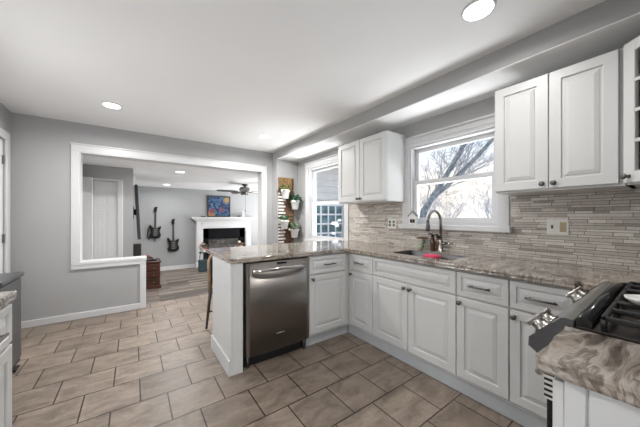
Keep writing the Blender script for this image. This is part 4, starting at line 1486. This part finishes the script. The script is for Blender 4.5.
def guitar(x, zb, h, label, tilt, strap):
    """Electric guitar hung flat on the fireplace wall, body bottom at zb."""
    r = thing('electric_guitar', label, 'guitar', (x, YF, zb), 0, 'electric guitars on the wall')
    s = h / 1.0
    RT = Matrix.Rotation(R(tilt), 4, 'Y') @ Matrix.Scale(s, 4)
    half = [(0.0, 0.0), (0.07, 0.004), (0.125, 0.03), (0.155, 0.085), (0.150, 0.145), (0.118, 0.20), (0.108, 0.235), (0.120, 0.275), (0.150, 0.325), (0.155, 0.375), (0.135, 0.395), (0.105, 0.365), (0.070, 0.335), (0.035, 0.33)]
    other = [(-0.035, 0.33), (-0.070, 0.345), (-0.100, 0.395), (-0.128, 0.435), (-0.155, 0.425), (-0.160, 0.375), (-0.140, 0.305), (-0.112, 0.245), (-0.108, 0.21), (-0.130, 0.155), (-0.158, 0.095), (-0.135, 0.035), (-0.07, 0.006)]
    mb = MB(); mb.T = RT
    mb.prism(half + other, -0.075, -0.032, 'xz', 0.006)
    bo = obj('body', mb, 'guitar_black', r)
    mb = MB(); mb.T = RT
    mb.prism([(-0.055, 0.12), (0.06, 0.10), (0.095, 0.16), (0.07, 0.24), (0.085, 0.31), (0.03, 0.32), (-0.06, 0.30)], -0.078, -0.0745, 'xz')
    obj('pickguard', mb, 'fan_dark', bo, 'dark grey pickguard')
    mb = MB(); mb.T = RT
    for z in (0.17, 0.225, 0.285):
        mb.box(-0.04, 0.04, -0.084, -0.0775, z - 0.012, z + 0.012, 0.002)
    mb.box(-0.045, 0.045, -0.085, -0.0745, 0.09, 0.12, 0.002)
    obj('bridge', mb, 'fan_metal', bo, 'metal bridge and pickups')
    mb = MB(); mb.T = RT
    mb.prism([(-0.028, 0.315), (0.028, 0.315), (0.021, 0.84), (-0.021, 0.84)], -0.085, -0.060, 'xz', 0.003)
    obj('neck', mb, 'interior_dark', r)
    mb = MB(); mb.T = RT
    mb.prism([(-0.021, 0.835), (0.021, 0.835), (0.030, 0.86), (0.038, 0.95), (0.052, 0.985), (0.030, 1.0), (-0.010, 0.985), (-0.040, 0.90), (-0.045, 0.87)], -0.078, -0.062, 'xz', 0.002)
    for k in range(6):
        mb.tube([(-0.035 + 0.004 * k, -0.07, 0.872 + 0.02 * k), (-0.062 + 0.004 * k, -0.07, 0.876 + 0.02 * k)], 0.006, 6)
    obj('headstock', mb, 'guitar_black', r)
    mb = MB(); mb.T = RT
    mb.tube([(0, 0.0, 0.855), (0, -0.045, 0.855)], 0.012, 8)
    mb.tube([(-0.035, -0.085, 0.858), (-0.035, -0.045, 0.852), (0.035, -0.045, 0.852), (0.035, -0.085, 0.858)], 0.006, 8)
    mb.box(-0.03, 0.03, -0.008, -0.001, 0.81, 0.90)
    obj('wall_hook', mb, 'black_iron', r, 'black wall hanger')
    if strap:
        mb = MB(); mb.T = RT
        P = [(-0.14, 0.42), (-0.185, 0.30), (-0.20, 0.12), (-0.175, -0.01), (-0.155, -0.02), (-0.13, 0.05)]
        for (x0, z0), (x1, z1) in zip(P, P[1:]):
            mb.prism([(x0 - 0.012, z0), (x0 + 0.02, z0), (x1 + 0.02, z1), (x1 - 0.012, z1)], -0.05, -0.044, 'xz')
        mb.prism([(-0.02, 0.01), (0.015, 0.01), (0.01, -0.10), (-0.012, -0.10)], -0.05, -0.044, 'xz')
        obj('strap', mb, 'dark_fabric', r, 'dark hanging strap')


guitar(0.475, 0.66, 0.86, 'black electric guitar with a strap on the wall above the wooden chest', 1.0, True)
guitar(0.905, 0.275, 0.92, 'black electric guitar lower on the wall, left of the fireplace', -0.5, False)

# chest of drawers with small things on it
r = thing('drawer_chest', 'reddish dark wood chest of drawers behind the half wall', 'chest', (0.24, 6.5, ZF))
obj('body', MB().box(0.03, 0.455, 6.31, 6.70, ZF + 0.07, 0.30, 0.004), 'cherry_wood', r)
obj('top', MB().box(0.01, 0.475, 6.285, 6.72, 0.30, 0.335, 0.008, 2), 'cherry_wood', r)
obj('plinth', MB().box(0.015, 0.470, 6.295, 6.71, ZF, ZF + 0.0705, 0.006), 'cherry_wood', r)
for k in range(3):
    z = ZF + 0.085 + k * 0.146
    dr = obj('drawer', MB().box(0.045, 0.44, 6.288, 6.3105, z, z + 0.10, 0.006, 2).box(0.035, 0.45, 6.275, 6.3105, z + 0.104, z + 0.122, 0.005), 'cherry_wood', r)
    for x in (0.14, 0.345):
        obj('knob', MB().lathe((x, 6.288, z + 0.05), [(0.007, 0), (0.006, 0.01), (0.013, 0.016), (0.010, 0.024), (0.002, 0.026)], 12, '-y'), 'pewter', dr)
r = thing('game_controller', 'dark game controller lying on the wooden chest', 'controller', (0.32, 6.40, 0.335))
mb = MB().box(0.24, 0.36, 6.36, 6.44, 0.345, 0.375, 0.012, 2)
mb.blob((0.235, 6.37, 0.359), (0.032, 0.05, 0.023)); mb.blob((0.365, 6.37, 0.359), (0.032, 0.05, 0.023))
obj('body', mb, 'black_plastic', r)
obj('thumbstick', MB().lathe((0.27, 6.39, 0.374), [(0.012, 0), (0.01, 0.014), (0.016, 0.018), (0.002, 0.02)], 10).lathe((0.33, 6.39, 0.374), [(0.012, 0), (0.01, 0.014), (0.016, 0.018), (0.002, 0.02)], 10), 'mouse_grey', r)
r = thing('cloth_bundle', 'pink and white bundle behind the controller on the wooden chest', 'cloth', (0.24, 6.55, 0.335))
mb = MB().blob((0.20, 6.54, 0.380), (0.09, 0.07, 0.045)).blob((0.27, 6.56, 0.372), (0.07, 0.06, 0.037))
obj('cloth', mb, 'dark_fabric', r, 'dark folded cloth')
obj('ribbon', MB().tube([(0.20, 6.50, 0.42), (0.26, 6.50, 0.44), (0.30, 6.52, 0.40)], 0.010, 8), 'red_petal', r, 'red ribbon')

# tv seen edge-on on the family room's left wall, speaker under it
r = thing('television', 'thin black television on the family room wall, seen edge-on', 'television', (0.05, 6.6, 0.80))
T = Matrix.Translation((0.075, 6.62, 1.33)) @ Matrix.Rotation(R(-3), 4, 'Y')
mb = MB(); mb.T = T
mb.box(-0.025, 0.02, -0.55, 0.50, -0.52, 0.53, 0.004)
obj('cabinet', mb, 'black_plastic', r)
mb = MB(); mb.T = T
mb.box(0.0195, 0.0225, -0.53, 0.48, -0.50, 0.51)
obj('screen', mb, 'black_gloss', r, 'glossy dark screen')
mb = MB().box(-0.0045, 0.012, 6.45, 6.75, 1.20, 1.45).box(0.01, 0.055, 6.52, 6.56, 1.28, 1.40).box(0.01, 0.055, 6.64, 6.68, 1.28, 1.40)
obj('wall_mount', mb, 'black_iron', r)
r = thing('floor_speaker', 'tall black loudspeaker by the wall behind the half wall', 'speaker', (0.07, 6.95, ZF))
obj('cabinet', MB().box(0.0, 0.145, 6.85, 7.08, ZF, 0.65, 0.005), 'black_plastic', r)
obj('grille', box1(0.012, 0.133, 6.838, 6.8505, ZF + 0.05, 0.63, 0.004), 'dark_fabric', r)
tag(obj('wall_sensor', MB().box(-0.0048, 0.02, 5.58, 5.66, 1.89, 1.99, 0.006, 2), 'trim_white'), 'small white box high on the wall beside the hall door', 'sensor')


# flower pots on stands in front of the fireplace, box below
def flower_stand(x, y, top, label_s, label_p, seed):
    rnd = random.Random(seed)
    r = thing('plant_stand', label_s, 'stand', (x, y, ZF), None, 'black plant stands by the fireplace')
    obj('top', MB().lathe((x, y, top - 0.02), [(0.10, 0), (0.11, 0.004), (0.11, 0.0195), (0.02, 0.02)], 20), 'black_iron', r)
    for k in range(3):
        a = 2 * PI * k / 3 + 0.5
        obj('leg', MB().tube([(x + 0.08 * math.cos(a), y + 0.08 * math.sin(a), top - 0.02), (x + 0.115 * math.cos(a), y + 0.115 * math.sin(a), ZF)], 0.011, 8), 'black_iron', r)
    r = thing('flower_pot', label_p, 'flowers', (x, y, top), None, 'potted flowers by the fireplace')
    obj('pot', MB().lathe((x, y, top), [(0.055, 0), (0.06, 0.004), (0.085, 0.11), (0.09, 0.12), (0.08, 0.12), (0.01, 0.105)], 20), 'pot_white', r)
    mb = MB()
    for i in range(46):
        mb.mi = rnd.choice((0, 0, 1, 2, 2))
        a = rnd.uniform(0, 2 * PI); e_ = rnd.uniform(-0.1, 1.3)
        d = Vector((math.cos(a) * math.cos(e_), math.sin(a) * math.cos(e_), math.sin(e_)))
        mb.leaf(Vector((x, y, top + 0.13)) + d * rnd.uniform(0.03, 0.10), d, rnd.uniform(0.06, 0.10), 0.034, 0.35)
    mb.mi = 2
    for i in range(6):
        a = 2 * PI * i / 6
        mb.tube([(x, y, top + 0.105), (x + 0.05 * math.cos(a), y + 0.05 * math.sin(a), top + 0.17)], 0.004, 5)
    obj('foliage', mb, ['red_petal', 'white_petal', 'leaf_green'], r, 'red and white flowers')


flower_stand(1.585, 7.79, 0.26, 'black plant stand left of the firebox behind the teal box', 'red and white flowers in a white pot, left of the firebox', 21)
flower_stand(2.60, 7.72, 0.27, 'black plant stand right of the firebox, mostly behind the peninsula', 'red and white flowers in a white pot, right of the firebox', 22)
r = thing('storage_box', 'dark teal box on the floor in front of the fireplace', 'box', (1.545, 7.56, ZF))
obj('body', MB().box(1.43, 1.66, 7.48, 7.64, ZF, 0.03, 0.004), 'teal_card', r)
obj('lid', MB().box(1.422, 1.668, 7.472, 7.648, 0.0305, 0.075, 0.004), 'teal_card', r)

# ------------------------------------------------------------------ outdoors
g = MB()
G = 24
gv = [[g._v((2.6 + 40 * i / G, -18 + 42 * j / G, -0.9 - 0.05 * math.sin(i * 0.9) * math.cos(j * 0.7) - 0.02 * i)) for j in range(G + 1)] for i in range(G + 1)]
for i in range(G):
    for j in range(G):
        g.face([gv[i][j], gv[i + 1][j], gv[i + 1][j + 1], gv[i][j + 1]], True)
struct('ground_outside', g, 'snow')
g = MB(); g.box(-6, 2.6, -12, -0.62, -0.4, -0.3)
struct('ground_patio', g, 'snow')


def grow(mb, p, d, ln, rad, depth, rnd, spread=0.55, kids=3, twig=0.004):
    p = Vector(p); d = Vector(d).normalized()
    n = 4 if depth else 3
    pts = [p]; rads = [rad]
    for k in range(n):
        d = (d + Vector((rnd.uniform(-1, 1), rnd.uniform(-1, 1), rnd.uniform(-0.5, 0.8))) * 0.13).normalized()
        p = p + d * (ln / n)
        pts.append(p.copy()); rads.append(max(twig, rad * (1 - 0.42 * (k + 1) / n)))
    mb.tube(pts, rads, 7 if rad > 0.03 else 4, caps=False)
    if depth <= 0:
        return
    for k in range(kids):
        f = rnd.uniform(0.35, 1.0)
        i = min(len(pts) - 1, max(1, int(round(f * n))))
        nd = (d + Vector((rnd.uniform(-1, 1), rnd.uniform(-1, 1), rnd.uniform(-0.6, 0.9))) * spread * 1.5).normalized()
        grow(mb, pts[i], nd, ln * rnd.uniform(0.5, 0.8), rads[i] * rnd.uniform(0.4, 0.65), depth - 1, rnd, spread, kids, twig)


def limb_with_twigs(r, pts, rad, rnd, name, start, kids=3):
    obj(name, MB().tube(pts, rad, 10), 'bark_cool', r)
    mb = MB()
    for i in range(start, len(pts)):
        for k in range(kids):
            p = Vector(pts[i - 1]).lerp(Vector(pts[i]), rnd.random())
            dd = (Vector(pts[i]) - Vector(pts[i - 1])).normalized()
            nd = (dd + Vector((rnd.uniform(-1, 1), rnd.uniform(-1, 1), rnd.uniform(-0.5, 0.8))) * 0.9).normalized()
            grow(mb, p, nd, rnd.uniform(0.7, 1.3), rad[i] * 0.24, 3, rnd, 0.6, 3, 0.005)
    obj('branches', mb, 'twig_grey', r)


# a forked tree leaning close to the window, thinner ones behind
r = thing('bare_tree', 'leaning bare tree with a thick forked trunk outside the sink window', 'tree', (8.2, 5.7, -0.95))
rnd = random.Random(4)
limb_with_twigs(r, [(8.2, 5.7, -0.95), (8.1, 5.4, 0.5), (8.0, 5.08, 1.47), (8.0, 4.78, 1.90), (8.0, 4.48, 2.30), (8.0, 4.13, 2.85), (8.1, 3.74, 3.55), (8.2, 3.3, 4.4), (8.3, 2.9, 5.3)], [0.15, 0.13, 0.108, 0.092, 0.08, 0.068, 0.055, 0.042, 0.025], rnd, 'trunk', 3)
limb_with_twigs(r, [(8.0, 4.80, 1.87), (8.15, 4.45, 2.18), (8.3, 4.18, 2.50), (8.4, 3.60, 3.05), (8.4, 3.15, 3.50), (8.5, 2.4, 4.3), (8.6, 1.8, 5.2)], [0.085, 0.072, 0.066, 0.06, 0.052, 0.04, 0.025], rnd, 'limb', 1)
for i, (x, y, h, lab) in enumerate(((12.5, 8.9, 1.3, 'thin pale bare tree outside the sink window, leftmost of those behind the forked tree'),
                                    (16.8, 9.0, 1.5, 'thin pale bare tree outside the sink window, second from left behind the forked tree'),
                                    (13.3, 4.9, 1.3, 'thin pale bare tree outside the sink window, centre of those behind the forked tree'),
                                    (18.5, 5.0, 1.7, 'thin pale bare tree outside the sink window, second from right behind the forked tree'),
                                    (14.0, 2.0, 1.3, 'thin pale bare tree outside the sink window, rightmost of those behind the forked tree'))):
    rnd = random.Random(50 + i)
    r = thing('bare_tree', lab, 'tree', (x, y, -1.3), None, 'thin bare trees beyond the sink window')
    mb = MB().tube([(x, y, -1.5), (x + 0.05, y, -0.2), (x, y + 0.05, 0.8)], [0.10, 0.08, 0.06], 8)
    obj('trunk', mb, 'twig_grey', r)
    mb = MB()
    for k in range(8):
        a = 2 * PI * k / 8 + rnd.random()
        grow(mb, (x + 0.03, y + 0.03, rnd.uniform(-0.2, 0.8)), (math.cos(a) * 0.7, math.sin(a) * 0.7, 1.0), h * rnd.uniform(0.8, 1.2), 0.03, 4, rnd, 0.55, 3, 0.005)
    obj('branches', mb, 'twig_pale', r)
# snowy shrubs below the side window
for i, (x, y, z, lab) in enumerate(((3.42, 4.3, 0.0, 'snow covered shrub outside the small window, left one'), (4.05, 4.3, 0.05, 'snow covered shrub outside the small window, right one'))):
    rnd = random.Random(80 + i)
    r = thing('snowy_shrub', lab, 'shrub', (x, y, -0.95), None, 'snowy shrubs outside the small window')
    mb = MB()
    for k in range(14):
        a = rnd.uniform(0, 2 * PI)
        grow(mb, (x, y, -0.95), (math.cos(a) * 0.10, math.sin(a) * 0.08, 1.0), rnd.uniform(1.5, 1.95), 0.012, 0, rnd, 0.4, 3, 0.005)
    obj('stems', mb, 'twig_grey', r)
    mb = MB()
    for k in range(26):
        a = rnd.uniform(0, 2 * PI); q = rnd.uniform(0, 0.20)
        mb.blob((x + q * math.cos(a), y + q * math.sin(a), rnd.uniform(-0.1, 1.2)), (rnd.uniform(0.03, 0.07), rnd.uniform(0.03, 0.07), rnd.uniform(0.025, 0.06)), 8, 5)
    obj('snow_caps', mb, 'snow', r, 'clumps of snow')
